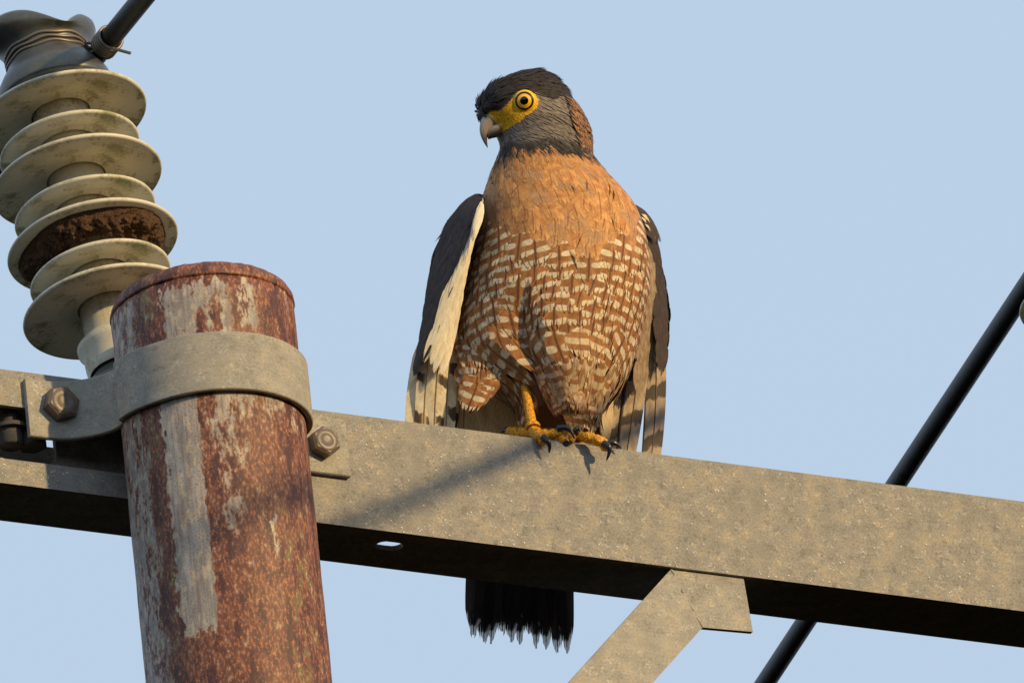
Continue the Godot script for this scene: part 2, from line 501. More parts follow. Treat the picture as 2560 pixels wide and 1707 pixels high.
func build_crossarm() -> void:
	steel = zinc(rgb(171, 165, 156), 0.22, 3)
	steel_plate = zinc(rgb(182, 176, 166), 0.15, 31)
	bolt_mat = zinc(rgb(120, 104, 92), 0.3, 57)
	bolt_mat.roughness = 0.42
	bolt_mat.metallic_specular = 0.5
	var o := thing("crossarm", "long weathered galvanised steel channel crossarm the eagle perches on", "crossarm")
	var xr := 1.05
	var xl := -0.95
	# front web with an open slot on the left of the pole
	var s := Shape.new()
	s.slab(rounded([[Vector2(xl, 0), false], [Vector2(xr, 0), false], [Vector2(xr, -ARM_H), false], [Vector2(xl, -ARM_H), false], [Vector2(xl, -0.0985), false], [Vector2(-0.4000, -0.0985), true], [Vector2(-0.4000, -0.0395), true], [Vector2(xl, -0.0395), false]], 0.010), -0.0055, 0.0)
	part("web", s, steel, o)
	s = Shape.new()
	s.box(Vector3((xl + xr) / 2, -0.00275, -0.0055 - (ARM_D - 0.0055) / 2), Vector3(xr - xl, 0.0055, ARM_D - 0.0055), 0.0008)
	part("top_flange", s, steel, o)
	# bottom flange with a slotted hole in the middle piece
	s = Shape.new()
	var flat_xf := Transform3D(Basis(Vector3.RIGHT, -PI / 2), Vector3(0, -ARM_H, 0))
	var zf := -0.0055
	var hole := Vector2(-0.1928, 0.031)
	var h0 := PackedVector2Array([Vector2(-0.235, -zf), Vector2(-0.155, -zf), Vector2(-0.155, hole.y)])
	var h1 := PackedVector2Array([Vector2(-0.155, ARM_D), Vector2(-0.235, ARM_D), Vector2(-0.235, hole.y)])
	for k in 13:
		var a := PI * k / 12.0
		var dx := cos(a) * 0.0095 + (0.0050 if k < 6 else (-0.0050 if k > 6 else 0.0))
		h0.append(Vector2(hole.x + dx, hole.y - sin(a) * 0.0095))
		h1.append(Vector2(hole.x - dx, hole.y + sin(a) * 0.0095))
	h0.append(Vector2(-0.235, hole.y))
	h1.append(Vector2(-0.155, hole.y))
	s.slab(PackedVector2Array([Vector2(xl, -zf), Vector2(-0.235, -zf), Vector2(-0.235, ARM_D), Vector2(xl, ARM_D)]), 0.0, 0.0055, flat_xf)
	s.slab(PackedVector2Array([Vector2(-0.155, -zf), Vector2(xr, -zf), Vector2(xr, ARM_D), Vector2(-0.155, ARM_D)]), 0.0, 0.0055, flat_xf)
	s.slab(h0, 0.0, 0.0055, flat_xf)
	s.slab(h1, 0.0, 0.0055, flat_xf)
	part("bottom_flange", s, steel, o)
	# stiffening plates behind the slot
	s = Shape.new()
	s.box(Vector3(-0.66, -0.0270, -0.040), Vector3(0.56, 0.0250, 0.0060), 0.0008)
	part("stiffener", s, steel_plate, o)
	s = Shape.new()
	s.box(Vector3(-0.66, -0.0720, -0.0740), Vector3(0.56, 0.0620, 0.0060), 0.0008)
	part("back_plate", s, steel_plate, o)
	s = Shape.new()
	s.slab(rounded([[Vector2(-0.5560, -0.006), false], [Vector2(-0.3800, -0.006), false], [Vector2(-0.3800, -0.119), false], [Vector2(-0.66, -0.119), false], [Vector2(-0.66, -0.0830), false], [Vector2(-0.5560, -0.0830), true]], 0.012), -0.034, -0.028)
	part("inner_plate", s, steel_plate, o)
	# the nut and washer of the insulator's stud, seen in the slot
	var dark := zinc(rgb(96, 94, 94), 0.4, 71)
	s = Shape.new()
	var nx := Transform3D(Basis.IDENTITY, Vector3(-0.6080, -0.0560, -0.022))
	s.lathe([Vector2(0.0002, -0.017), Vector2(0.011, -0.017), Vector2(0.0125, -0.015), Vector2(0.0125, 0.0), Vector2(0.018, 0.0), Vector2(0.018, 0.004), Vector2(0.009, 0.004), Vector2(0.009, 0.03), Vector2(0.0002, 0.03)], 18, nx)
	part("stud", s, dark, o)
	s = Shape.new()
	s.lathe([Vector2(0.0002, -0.011), Vector2(0.014, -0.011), Vector2(0.015, -0.009), Vector2(0.015, 0.007), Vector2(0.0002, 0.008)], 6, Transform3D(Basis(Vector3.UP, 0.4), Vector3(-0.5850, -0.0600, -0.022)))
	part("nut", s, dark, o)

# ------------------------------------------------------------------ clamp round the pole
func band_y(z: float) -> float:
	return -0.0415 - 0.016 * smoothstep(0.0, 0.15, z)

func build_clamp() -> void:
	var o := thing("pole_clamp", "curved galvanised band clamp bolted round the rusty pole top", "clamp", Vector3(POLE.x, 0, 0))
	var rb := POLE_R + 0.0012
	var th := 0.0062
	var z0 := 0.0005
	var rf := 0.050
	var c := Vector2(0, POLE.z)
	var dx := sqrt(pow(rb + rf, 2.0) - pow(c.y - z0 - th - rf, 2.0))
	# centre line of the inner face seen from above, left to right
	var path := []
	var add := func(q: Vector2, nn: Vector2) -> void:
		path.append([q, nn])
	for k in 5:
		add.call(Vector2(lerpf(-0.1590, -dx, k / 4.0), z0), Vector2(0, 1))
	var fl := Vector2(-dx, z0 + th + rf)
	var meet := atan2(c.x - fl.x, c.y - fl.y)   # angle from +z towards +x
	for k in range(1, 11):
		var a := lerpf(PI, meet, k / 10.0)
		var d := Vector2(sin(a), cos(a))
		add.call(fl + d * (rf + th), -d)
	var out_a := atan2(fl.x, fl.y - c.y)
	for k in range(1, 41):
		var a := lerpf(out_a, -out_a, k / 40.0)
		var d := Vector2(sin(a), cos(a))
		add.call(c + d * rb, d)
	var fr := Vector2(dx, z0 + th + rf)
	for k in range(1, 11):
		var a := lerpf(-meet, -PI, k / 10.0)
		var d := Vector2(sin(a), cos(a))
		add.call(fr + d * (rf + th), -d)
	for k in range(1, 5):
		add.call(Vector2(lerpf(dx, 0.1935, k / 4.0), z0), Vector2(0, 1))
	# sections: eight corners with chamfers
	var s := Shape.new()
	var hh := 0.0315
	var bev := 0.0010
	var prof := [[0.0, -hh + bev], [0.0, hh - bev], [bev, hh], [th - bev, hh], [th, hh - bev], [th, -hh + bev], [th - bev, -hh], [bev, -hh]]
	var m := path.size()
	for e in 8:
		var pa: Array = prof[e]
		var pb: Array = prof[(e + 1) % 8]
		var last := -1
		var dn := Vector2(pb[1] - pa[1], -(pb[0] - pa[0]))
		dn = Vector2(-dn.x, -dn.y).normalized()
		for k in m:
			var q: Vector2 = path[k][0]
			var nn: Vector2 = path[k][1]
			var y0 := band_y(q.y)
			var v0 := Vector3(q.x + nn.x * pa[0], y0 + pa[1], q.y + nn.y * pa[0])
			var v1 := Vector3(q.x + nn.x * pb[0], y0 + pb[1], q.y + nn.y * pb[0])
			var n3 := Vector3(nn.x * dn.x, dn.y, nn.y * dn.x)
			var ida := s.vert(v0, n3)
			s.vert(v1, n3)
			if last >= 0:
				s.quad(last, ida, ida + 1, last + 1)
			last = ida
	for k in [0, m - 1]:
		var q: Vector2 = path[k][0]
		var pts := []
		for e in 8:
			pts.append(Vector3(q.x, band_y(q.y) + prof[e][1], q.y + prof[e][0]))
		s.flat(pts, Vector3(-1 if k == 0 else 1, 0, 0))
	part("band", s, steel_plate, o)
	hex_bolt(o, Vector3(-0.1250, -0.0370, z0 + th), 0.0182, 0.0135, 0.25)
	hex_bolt(o, Vector3(0.1640, -0.0420, z0 + th), 0.0160, 0.0125, 0.65)

# ------------------------------------------------------------------ brace
func build_brace() -> void:
	var o := thing("crossarm_brace", "flat galvanised diagonal brace with cut plate end under the crossarm", "brace", Vector3(0.15, -ARM_H, -0.004))
	var org := Vector3(0.15, -ARM_H, -0.004)
	var s := Shape.new()
	# plate below the flange
	var poly := PackedVector2Array()
	for q in [Vector2(0.1110, -0.1262), Vector2(0.1940, -0.1262), Vector2(0.1975, -0.1850), Vector2(0.1400, -0.1870)]:
		poly.append(q - Vector2(org.x, org.y))
	s.slab(poly, -0.005, 0.0)
	part("end_plate", s, steel_plate, o)
	# strap: leaves the plate along the fold and runs down to the pole
	var dir := (Vector2(-0.0233, -0.2682) - Vector2(0.1050, -0.1300)).normalized()
	var a := Vector2(0.1110, -0.1262) - Vector2(org.x, org.y)
	var b := Vector2(0.1400, -0.1870) - Vector2(org.x, org.y)
	s = Shape.new()
	var len_a := 0.62
	var len_b := 0.56
	var rows := 14
	var idf := []
	var nrm := Vector3(0.10, 0.06, 0.99).normalized()
	for side in 2:
		for k in rows + 1:
			var t := k / float(rows)
			var qa := a + dir * len_a * t
			var qb := b + dir * len_b * t
			var zz := -0.055 * t
			var off := 0.0 if side == 0 else -0.005
			# edges slightly rolled
			var e0 := Vector3(qa.x, qa.y, zz + off)
			var e3 := Vector3(qb.x, qb.y, zz + off)
			var sg := 1.0 if side == 0 else -1.0
			idf.append([s.vert(e0 + (e3 - e0) * 0.0, nrm * sg), s.vert(e0 + (e3 - e0) * 0.12 + Vector3(0, 0, 0.0008 * sg), nrm * sg), s.vert(e0 + (e3 - e0) * 0.88 + Vector3(0, 0, 0.0008 * sg), nrm * sg), s.vert(e3, nrm * sg)])
	for side in 2:
		for k in rows:
			var r0: Array = idf[side * (rows + 1) + k]
			var r1: Array = idf[side * (rows + 1) + k + 1]
			for j in 3:
				s.quad(r0[j], r0[j + 1], r1[j + 1], r1[j])
	for j in [0, 3]:
		for k in rows:
			var nn := Vector3(-dir.y, dir.x, 0) * (-1.0 if j == 0 else 1.0)
			s.flat([s.p[idf[k][j]], s.p[idf[k + 1][j]], s.p[idf[rows + 2 + k][j]], s.p[idf[rows + 1 + k][j]]], nn if nn.x * (1.0 if j == 3 else -1.0) > 0.0 else -nn)
	part("strap", s, steel_plate, o)
	# weld along the fold
	s = Shape.new()
	var pts := []
	var rad := []
	for k in 14:
		var t := k / 13.0
		var q := a.lerp(b, t)
		pts.append(Vector3(q.x + 0.001 * sin(k * 2.1), q.y, -0.0006 + 0.0005 * sin(k * 1.7)))
		rad.append(0.0016 + 0.0006 * sin(k * 2.9))
	s.tube(pts, rad, 8)
	part("weld", s, steel_plate, o)

# ------------------------------------------------------------------ insulators
var glaze: StandardMaterial3D
var head_mat: StandardMaterial3D

func shed(parent: Node, r: float, y: float, seed_: float) -> void:
	var s := Shape.new()
	var prof := [Vector2(0.030, y + 0.0250), Vector2(r * 0.55, y + 0.0135), Vector2(r - 0.006, y + 0.0043)]
	for k in 7:
		var a := PI / 2 - PI * k / 6.0
		prof.append(Vector2(r - 0.0024 + 0.0024 * cos(a), y + 0.0012 + 0.0024 * sin(a)))
	prof.append(Vector2(r - 0.008, y - 0.0012))
	prof.append(Vector2(r * 0.6, y + 0.0040))
	prof.append(Vector2(0.036, y + 0.0085))
	prof.append(Vector2(0.030, y + 0.0060))
	prof.reverse()
	for k in prof.size():
		prof[k] = prof[k]
	s.lathe(prof, 96, Transform3D.IDENTITY, 0.004, seed_)
	# lathe() points its normals right of the way it goes: bottom to top is outwards
	part("shed", s, glaze, parent)

func make_insulator(called: String, label: String, at: Vector3, lean: Basis, conductor_side: float) -> Node3D:
	var o := thing(called, label, "insulator", at, "post insulators on the crossarm")
	o.transform.basis = lean
	var s := Shape.new()
	# metal foot and porcelain core
	s.lathe([Vector2(0.0005, 0.0), Vector2(0.036, 0.0), Vector2(0.038, 0.003), Vector2(0.038, 0.022), Vector2(0.034, 0.030), Vector2(0.030, 0.034), Vector2(0.030, 0.040)], 48)
	part("foot", s, head_mat, o)
	s = Shape.new()
	s.lathe([Vector2(0.033, 0.036), Vector2(0.0355, 0.042), Vector2(0.0355, 0.060), Vector2(0.0395, 0.064), Vector2(0.0395, 0.070), Vector2(0.0310, 0.078), Vector2(0.0285, 0.080), Vector2(0.0285, 0.370)], 48)
	part("core", s, glaze, o)
	for k in 7:
		shed(o, 0.0868 if k % 2 == 0 else 0.0715, 0.1070 + 0.0385 * (6 - k), k * 1.7)
	# head: neck with a groove, saddle on top
	s = Shape.new()
	var prof := [Vector2(0.040, 0.358), Vector2(0.056, 0.360), Vector2(0.0590, 0.367), Vector2(0.0575, 0.378), Vector2(0.0505, 0.390), Vector2(0.0430, 0.401), Vector2(0.0405, 0.412), Vector2(0.0420, 0.421), Vector2(0.0460, 0.427), Vector2(0.0500, 0.433), Vector2(0.0520, 0.440), Vector2(0.0510, 0.446), Vector2(0.0475, 0.4505), Vector2(0.0400, 0.4535), Vector2(0.028, 0.4540), Vector2(0.018, 0.4540), Vector2(0.008, 0.4540), Vector2(0.0004, 0.4540)]
	s.lathe(prof, 72)
	for k in s.p.size():
		var q := s.p[k]
		if q.y > 0.416:
			# saddle groove across the top, along z
			var g := exp(-pow(q.x / 0.0200, 2.0))
			var f := smoothstep(0.416, 0.454, q.y)
			q.y -= 0.026 * g * f
			# the ears bulge outwards and lean apart
			q.x *= 1.0 + 0.16 * f * (1.0 - g)
			q.z *= 1.0 - 0.22 * f * (1.0 - g)
			s.p[k] = q
	# normals again, smooth over shared places
	var sum := {}
	for k in range(0, s.i.size(), 3):
		var g := (s.p[s.i[k + 2]] - s.p[s.i[k]]).cross(s.p[s.i[k + 1]] - s.p[s.i[k]])
		for j in 3:
			var key := Vector3i((s.p[s.i[k + j]] * 20000.0).round())
			sum[key] = sum.get(key, Vector3.ZERO) + g
	for k in s.p.size():
		var g: Vector3 = sum.get(Vector3i((s.p[k] * 20000.0).round()), s.n[k])
		if g.length() > 1e-12:
			s.n[k] = g.normalized()
	part("head", s, head_mat, o)
	return o

func build_insulators() -> void:
	# porcelain with olive grime and small dark specks
	var a := FastNoiseLite.new()
	a.seed = 6; a.frequency = 0.008; a.fractal_octaves = 5
	var ia := a.get_seamless_image(512, 512)
	a.frequency = 0.07; a.seed = 16; a.fractal_octaves = 3
	var ib := a.get_seamless_image(512, 512)
	ia.convert(Image.FORMAT_L8); ib.convert(Image.FORMAT_L8)
	var da := ia.get_data(); var db := ib.get_data()
	var f := func(x: int, y: int) -> Color:
		var v0 := da[y * 512 + x] / 255.0
		var v1 := db[y * 512 + x] / 255.0
		var c := rgb(212, 205, 186).lerp(rgb(168, 158, 128), smoothstep(0.48, 0.80, v0 * 0.75 + v1 * 0.25))
		c = c.lerp(rgb(104, 92, 60), smoothstep(0.64, 0.80, v1 * 0.7 + v0 * 0.3) * 0.5)
		return c.lerp(rgb(96, 108, 56), smoothstep(0.74, 0.88, v0) * 0.4)
	glaze = plain(Color.WHITE, 0.5)
	glaze.albedo_texture = picture(512, 512, f)
	glaze.uv1_triplanar = true
	glaze.uv1_scale = Vector3(5.5, 5.5, 5.5)
	head_mat = zinc(rgb(112, 112, 108), 0.5, 83)
	head_mat.roughness = 0.36
	head_mat.metallic = 0.6
	head_mat.metallic_specular = 0.5
	head_mat.uv1_world_triplanar = false
	head_mat.uv1_scale = Vector3(6, 6, 6)

	var lean := Basis(Quaternion(Vector3.UP, LEAN))
	make_insulator("post_insulator", "leaning grey ribbed post insulator with dark saddle head behind the pole", FOOT, lean, 1.0)
	# the one on the right: only a shed's edge reaches into the picture; it stands on a bracket behind the crossarm
	make_insulator("post_insulator", "grey insulator shed edge cut by the right border beside the cable", Vector3(0.7323, 0.3083, -0.1200) - Vector3(0, 0.338, 0), Basis.IDENTITY, -1.0)
	var br := thing("insulator_bracket", "steel bracket carrying the right insulator behind the crossarm", "bracket", Vector3(0.7323, 0.3083, -0.1200) - Vector3(0, 0.338, -0.02))
	var s := Shape.new()
	s.box(Vector3(0, -0.004, 0.0), Vector3(0.09, 0.006, 0.120), 0.0008)
	part("arm", s, steel_plate, br)

	# crumbly mud nest on the underside of the fifth shed
	var nest := Shape.new()
	var nb := Transform3D(lean, FOOT)
	var rows := 44
	var cols := 240
	var grid := []
	for j in rows + 1:
		var line := []
		for k in cols + 1:
			var t := j / float(rows)            # 0 inside, round the belly, 1 outside
			var ph := TAU * k / cols
			var bulge := sin(t * PI)
			var reach := 0.0755 + 0.0030 * sin(ph * 2.0 + 0.7) + 0.002 * sin(ph * 5.0)
			var r := lerpf(0.0280, reach, t)
			var y := 0.1070 + 0.0385 * 2 + 0.0055 - 0.0230 * pow(bulge, 0.55) * (0.75 + 0.25 * t)
			var q := Vector3(sin(ph) * r, y, cos(ph) * r)
			var e := fine.get_noise_3d(q.x * 190.0, q.y * 190.0, q.z * 190.0)
			var g := fine.get_noise_3d(q.x * 60.0 + 9.0, q.y * 60.0, q.z * 60.0)
			q += (Vector3(sin(ph), 0, cos(ph)) * (t - 0.35) + Vector3(0, -0.8, 0)) * (e * 0.0075 + g * 0.009 + 0.004 * fine.get_noise_3d(q.x * 480.0, q.y * 480.0, q.z * 480.0)) * bulge
			line.append(q)
		grid.append(line)
	for j in rows + 1:
		for k in cols + 1:
			var j0: int = max(j - 1, 0)
			var j1: int = min(j + 1, rows)
			var nn: Vector3 = (grid[j1][k] - grid[j0][k]).cross(grid[j][(k + 1) % cols] - grid[j][(k + cols - 1) % cols])
			if nn.dot(Vector3(0, -1, 0) + (grid[j][k] * Vector3(1, 0, 1)).normalized() * 0.6) < 0.0:
				nn = -nn
			nest.vert(grid[j][k], nn.normalized(), Vector2(k * 8.0 / cols, j * 2.0 / rows))
	for j in rows:
		for k in cols:
			var q0 := j * (cols + 1) + k
			nest.quad(q0, q0 + 1, q0 + cols + 2, q0 + cols + 1)
	var mud := plain(Color(0.78, 0.58, 0.43), 0.95)
	mud.albedo_texture = noise_map(0.09, 4, FastNoiseLite.TYPE_SIMPLEX_SMOOTH, 512, 12)
	mud.uv1_triplanar = true
	mud.uv1_scale = Vector3(16, 16, 16)
	bump(mud, noise_map(0.12, 4, FastNoiseLite.TYPE_SIMPLEX_SMOOTH, 512, 14), 0.25)
	var o := part("mud_nest", nest, mud, self)
	o.transform = nb
	tag(o, "crumbly brown mud nest packed under the fifth insulator shed", "nest")

# ------------------------------------------------------------------ cables
func build_conductors() -> void:
	var rubber := plain(Color(0.17, 0.18, 0.19), 0.42)
	var soot := noise_map(0.05, 4, FastNoiseLite.TYPE_SIMPLEX_SMOOTH, 512, 44)
	rubber.albedo_texture = soot
	rubber.uv1_scale = Vector3(3, 6, 1)
	bump(rubber, soot, 0.03)
	for e in [[Vector3(-0.4443, 0.4100, -0.089), Vector3(-0.0628, 0, 0.998), "thick black cable tied to the leaning insulator at top left"], [Vector3(0.6500, 0.3500, -0.04), Vector3(-0.2003, 0, 0.9797), "thick black cable slanting behind the crossarm at the right"]]:
		var s := Shape.new()
		var pts := []
		for k in 61:
			var t := -12.0 + 24.0 * k / 60.0
			if absf(t) < 2.0:
				t = t
			pts.append(e[1] * t + Vector3(0, 0.0004 * t * t, 0))
		s.tube(pts, [0.0108], 28)
		var o := part("conductor_cable" if e[0].x < 0 else "conductor_cable_001", s, rubber, self)
		o.position = e[0]
		tag(o, e[2], "cable", "conductor cables along the line")
	# binding wire round the neck and the cable
	var wire := plain(Color(0.50, 0.46, 0.41), 0.45, 0.5)
	var tie := thing("tie_wire", "thin twisted binding wire holding the cable to the insulator neck", "wire", FOOT)
	var lean := Basis(Quaternion(Vector3.UP, LEAN))
	var cab := Vector3(-0.4443, 0.4100, -0.089) - tie.position
	var dirw := Vector3(-0.0628, 0, 0.998)
	var end_c := cab + dirw * 0.044
	for k in 3:
		var s := Shape.new()
		var pts := []
		for j in 34:
			var a := lerpf(-PI * 0.98, PI * 0.30, j / 33.0)
			pts.append(lean * Vector3(sin(a) * 0.0418, 0.4060 + 0.0056 * k + 0.001 * sin(j * 0.9 + k), cos(a) * 0.0418))
		var from: Vector3 = pts[-1]
		var to := end_c + Vector3(0.002, -0.0135, 0.002 - 0.006 * k)
		for j in range(1, 9):
			var t := j / 8.0
			pts.append(from.lerp(to, t) + Vector3(0.004, 0.002, 0.004) * sin(t * PI))
		s.tube(pts, [0.0018], 8)
		part("neck_wrap", s, wire, tie)
	var s := Shape.new()
	var pts := []
	for j in 90:
		var a := j * TAU / 18.0
		var q := end_c + dirw * (-0.010 + 0.0225 * j / 89.0)
		pts.append(q + (Vector3(1, 0, 0.0628) * sin(a) + Vector3(0, -1, 0) * cos(a)) * 0.0128)
	var tail: Vector3 = pts[-1]
	for j in range(1, 6):
		pts.append(tail + (Vector3(0.017, -0.0115, 0.014)) * (j / 5.0))
	s.tube(pts, [0.0017], 8)
	part("coil", s, wire, tie)

# ------------------------------------------------------------------ dew on the steel
func build_dew() -> void:
	var drop := Shape.new()
	drop.lathe([Vector2(1.0, 0.0), Vector2(0.92, 0.36), Vector2(0.66, 0.62), Vector2(0.3, 0.76), Vector2(0.01, 0.8)], 10)
	var m := plain(Color(0.96, 0.96, 0.94, 0.8), 0.08)
	m.transparency = BaseMaterial3D.TRANSPARENCY_ALPHA
	var mm := MultiMesh.new()
	mm.transform_format = MultiMesh.TRANSFORM_3D
	mm.mesh = drop.mesh(m)
	var places := []
	var face := Basis(Vector3.RIGHT, PI / 2)
	for k in 420:
		var x := rng.randf_range(-0.24, 0.62)
		var y := -0.004 - 0.117 * pow(rng.randf(), 0.8)
		if rng.randf() < 0.30:
			y = -ARM_H + 0.001 + 0.006 * rng.randf()
		if blot.get_noise_2d(x * 9.0, y * 9.0) < -0.12:
			continue
		places.append(Transform3D(face.scaled(Vector3.ONE * rng.randf_range(0.0004, 0.0011)), Vector3(x, y, 0.0001)))
	for k in 90:
		var up := rng.randf() < 0.5
		var x := rng.randf_range(-0.66, -0.56)
		var y := rng.randf_range(-0.037, -0.003) if up else rng.randf_range(-0.123, -0.101)
		places.append(Transform3D(face.scaled(Vector3.ONE * rng.randf_range(0.0004, 0.0008)), Vector3(x, y, 0.0001)))
	for k in 90:
		var a := rng.randf_range(-0.35, 0.75)
		var d := Vector3(sin(a), 0, cos(a))
		var q := POLE + d * (POLE_R + 0.0065)
		var y := band_y(q.z) + rng.randf_range(-0.030, 0.029)
		places.append(Transform3D(Basis(Vector3.UP, a) * face.scaled(Vector3.ONE * rng.randf_range(0.0005, 0.0010)), Vector3(q.x, y, q.z)))
	mm.instance_count = places.size()
	for k in places.size():
		mm.set_instance_transform(k, places[k])
	var o := MultiMeshInstance3D.new()
	o.name = "dew_drops"
	o.multimesh = mm
	add_child(o)
	o.set_meta("kind", "stuff")
	tag(o, "tiny bright dew drops scattered over the steel crossarm and clamp", "dew")

# ------------------------------------------------------------------ the eagle
var plume: StandardMaterial3D
var quill: StandardMaterial3D

const ATLAS := 8
enum { BELLY = 0, BAR = 8, CHEST = 12, DARK = 20, CREAM = 24, PALE = 28, CROWN = 32, CHEEK = 36, NAPE = 40, FLUFF = 44 }

func ring_at(y: float) -> Array:
	var m := RINGS.size()
	if y <= RINGS[0][0]:
		return RINGS[0]
	if y >= RINGS[m - 1][0]:
		return RINGS[m - 1]
	var lo := 0
	var hi := m - 1
	while hi - lo > 1:
		var mid := (lo + hi) >> 1
		if RINGS[mid][0] <= y:
			lo = mid
		else:
			hi = mid
	var a: Array = RINGS[lo]
	var b: Array = RINGS[hi]
	var t: float = (y - a[0]) / (b[0] - a[0])
	return [y, lerpf(a[1], b[1], t), lerpf(a[2], b[2], t), lerpf(a[3], b[3], t), lerpf(a[4], b[4], t)]

func skin(th: float, y: float) -> Vector3:
	var r := ring_at(y)
	var k := 1.0
	# hollow between the flank and the belly, bulge of the right thigh
	if y < 0.24:
		k -= 0.30 * exp(-pow((th + 0.56) / 0.20, 2.0)) * smoothstep(0.200, 0.13, y)
		k += 0.07 * exp(-pow((th - 0.30) / 0.45, 2.0)) * exp(-pow((y - 0.11) / 0.06, 2.0))
	return Vector3(r[1] + r[2] * sin(th) * k, y, r[3] + r[4] * cos(th) * k)

func skin_normal(th: float, y: float) -> Vector3:
	var du := skin(th + 0.02, y) - skin(th - 0.02, y)
	var dv := skin(th, y + 0.002) - skin(th, y - 0.002)
	return dv.cross(du).normalized() * -1.0 if dv.cross(du).dot(Vector3(sin(th), 0, cos(th))) < 0.0 else dv.cross(du).normalized()

func side_of(q: Vector3) -> Vector2:
	return Vector2(q.x * 0.9632 + q.z * 0.2689, q.y)

var yellow := PackedVector2Array([Vector2(-0.0215, 0.3711), Vector2(-0.0172, 0.3715), Vector2(-0.0070, 0.3691), Vector2(-0.0002, 0.3727), Vector2(0.0058, 0.3785), Vector2(0.0116, 0.3834), Vector2(0.0198, 0.3855), Vector2(0.0282, 0.3820), Vector2(0.0319, 0.3739), Vector2(0.0292, 0.3649), Vector2(0.0224, 0.3602), Vector2(0.0161, 0.3590), Vector2(0.0139, 0.3561), Vector2(0.0073, 0.3538), Vector2(-0.0002, 0.3523), Vector2(-0.0086, 0.3525), Vector2(-0.0146, 0.3582), Vector2(-0.0206, 0.3664)])
var crown_line := PackedVector2Array([Vector2(-0.0323, 0.3724), Vector2(-0.0205, 0.3717), Vector2(-0.0078, 0.3700), Vector2(0.0018, 0.3748), Vector2(0.0099, 0.3841), Vector2(0.0199, 0.3865), Vector2(0.0341, 0.3789), Vector2(0.0436, 0.3780), Vector2(0.0590, 0.3881)])
var cheek_low := PackedVector2Array([Vector2(-0.0132, 0.3537), Vector2(-0.0058, 0.3438), Vector2(0.0115, 0.3331), Vector2(0.0292, 0.3316), Vector2(0.0472, 0.3361), Vector2(0.0622, 0.3473), Vector2(0.0677, 0.3598), Vector2(0.0653, 0.3714), Vector2(0.0601, 0.3805)])

func face_colour(w: Vector2) -> Color:
	var n1 := fine.get_noise_2d(w.x * 420.0, w.y * 420.0)
	var n2 := fine.get_noise_2d(w.x * 1500.0, w.y * 1500.0)
	var e := Vector2(n1, fine.get_noise_2d(w.y * 420.0, w.x * 420.0 + 7.0)) * 0.0014
	if Geometry2D.is_point_in_polygon(w + e, yellow):
		var c := rgb(252, 206, 14).lerp(rgb(236, 168, 8), clampf(0.5 + n1, 0, 1))
		return c.lerp(rgb(120, 62, 6), smoothstep(0.22, 0.5, absf(n2) + 0.3 * n1) * 0.75)
	if w.y > 0.355 and above_crown(w + e):
		return rgb(40, 33, 30)
	return rgb(122, 110, 101).lerp(rgb(70, 61, 56), clampf(0.5 + n1 + (0.352 - w.y) * 20.0, 0, 1))

func above_crown(w: Vector2) -> bool:
	if w.x <= crown_line[0].x:
		return w.y > crown_line[0].y
	for k in crown_line.size() - 1:
		if w.x <= crown_line[k + 1].x:
			return w.y > lerpf(crown_line[k].y, crown_line[k + 1].y, (w.x - crown_line[k].x) / maxf(crown_line[k + 1].x - crown_line[k].x, 1e-5))
	return w.y > crown_line[crown_line.size() - 1].y

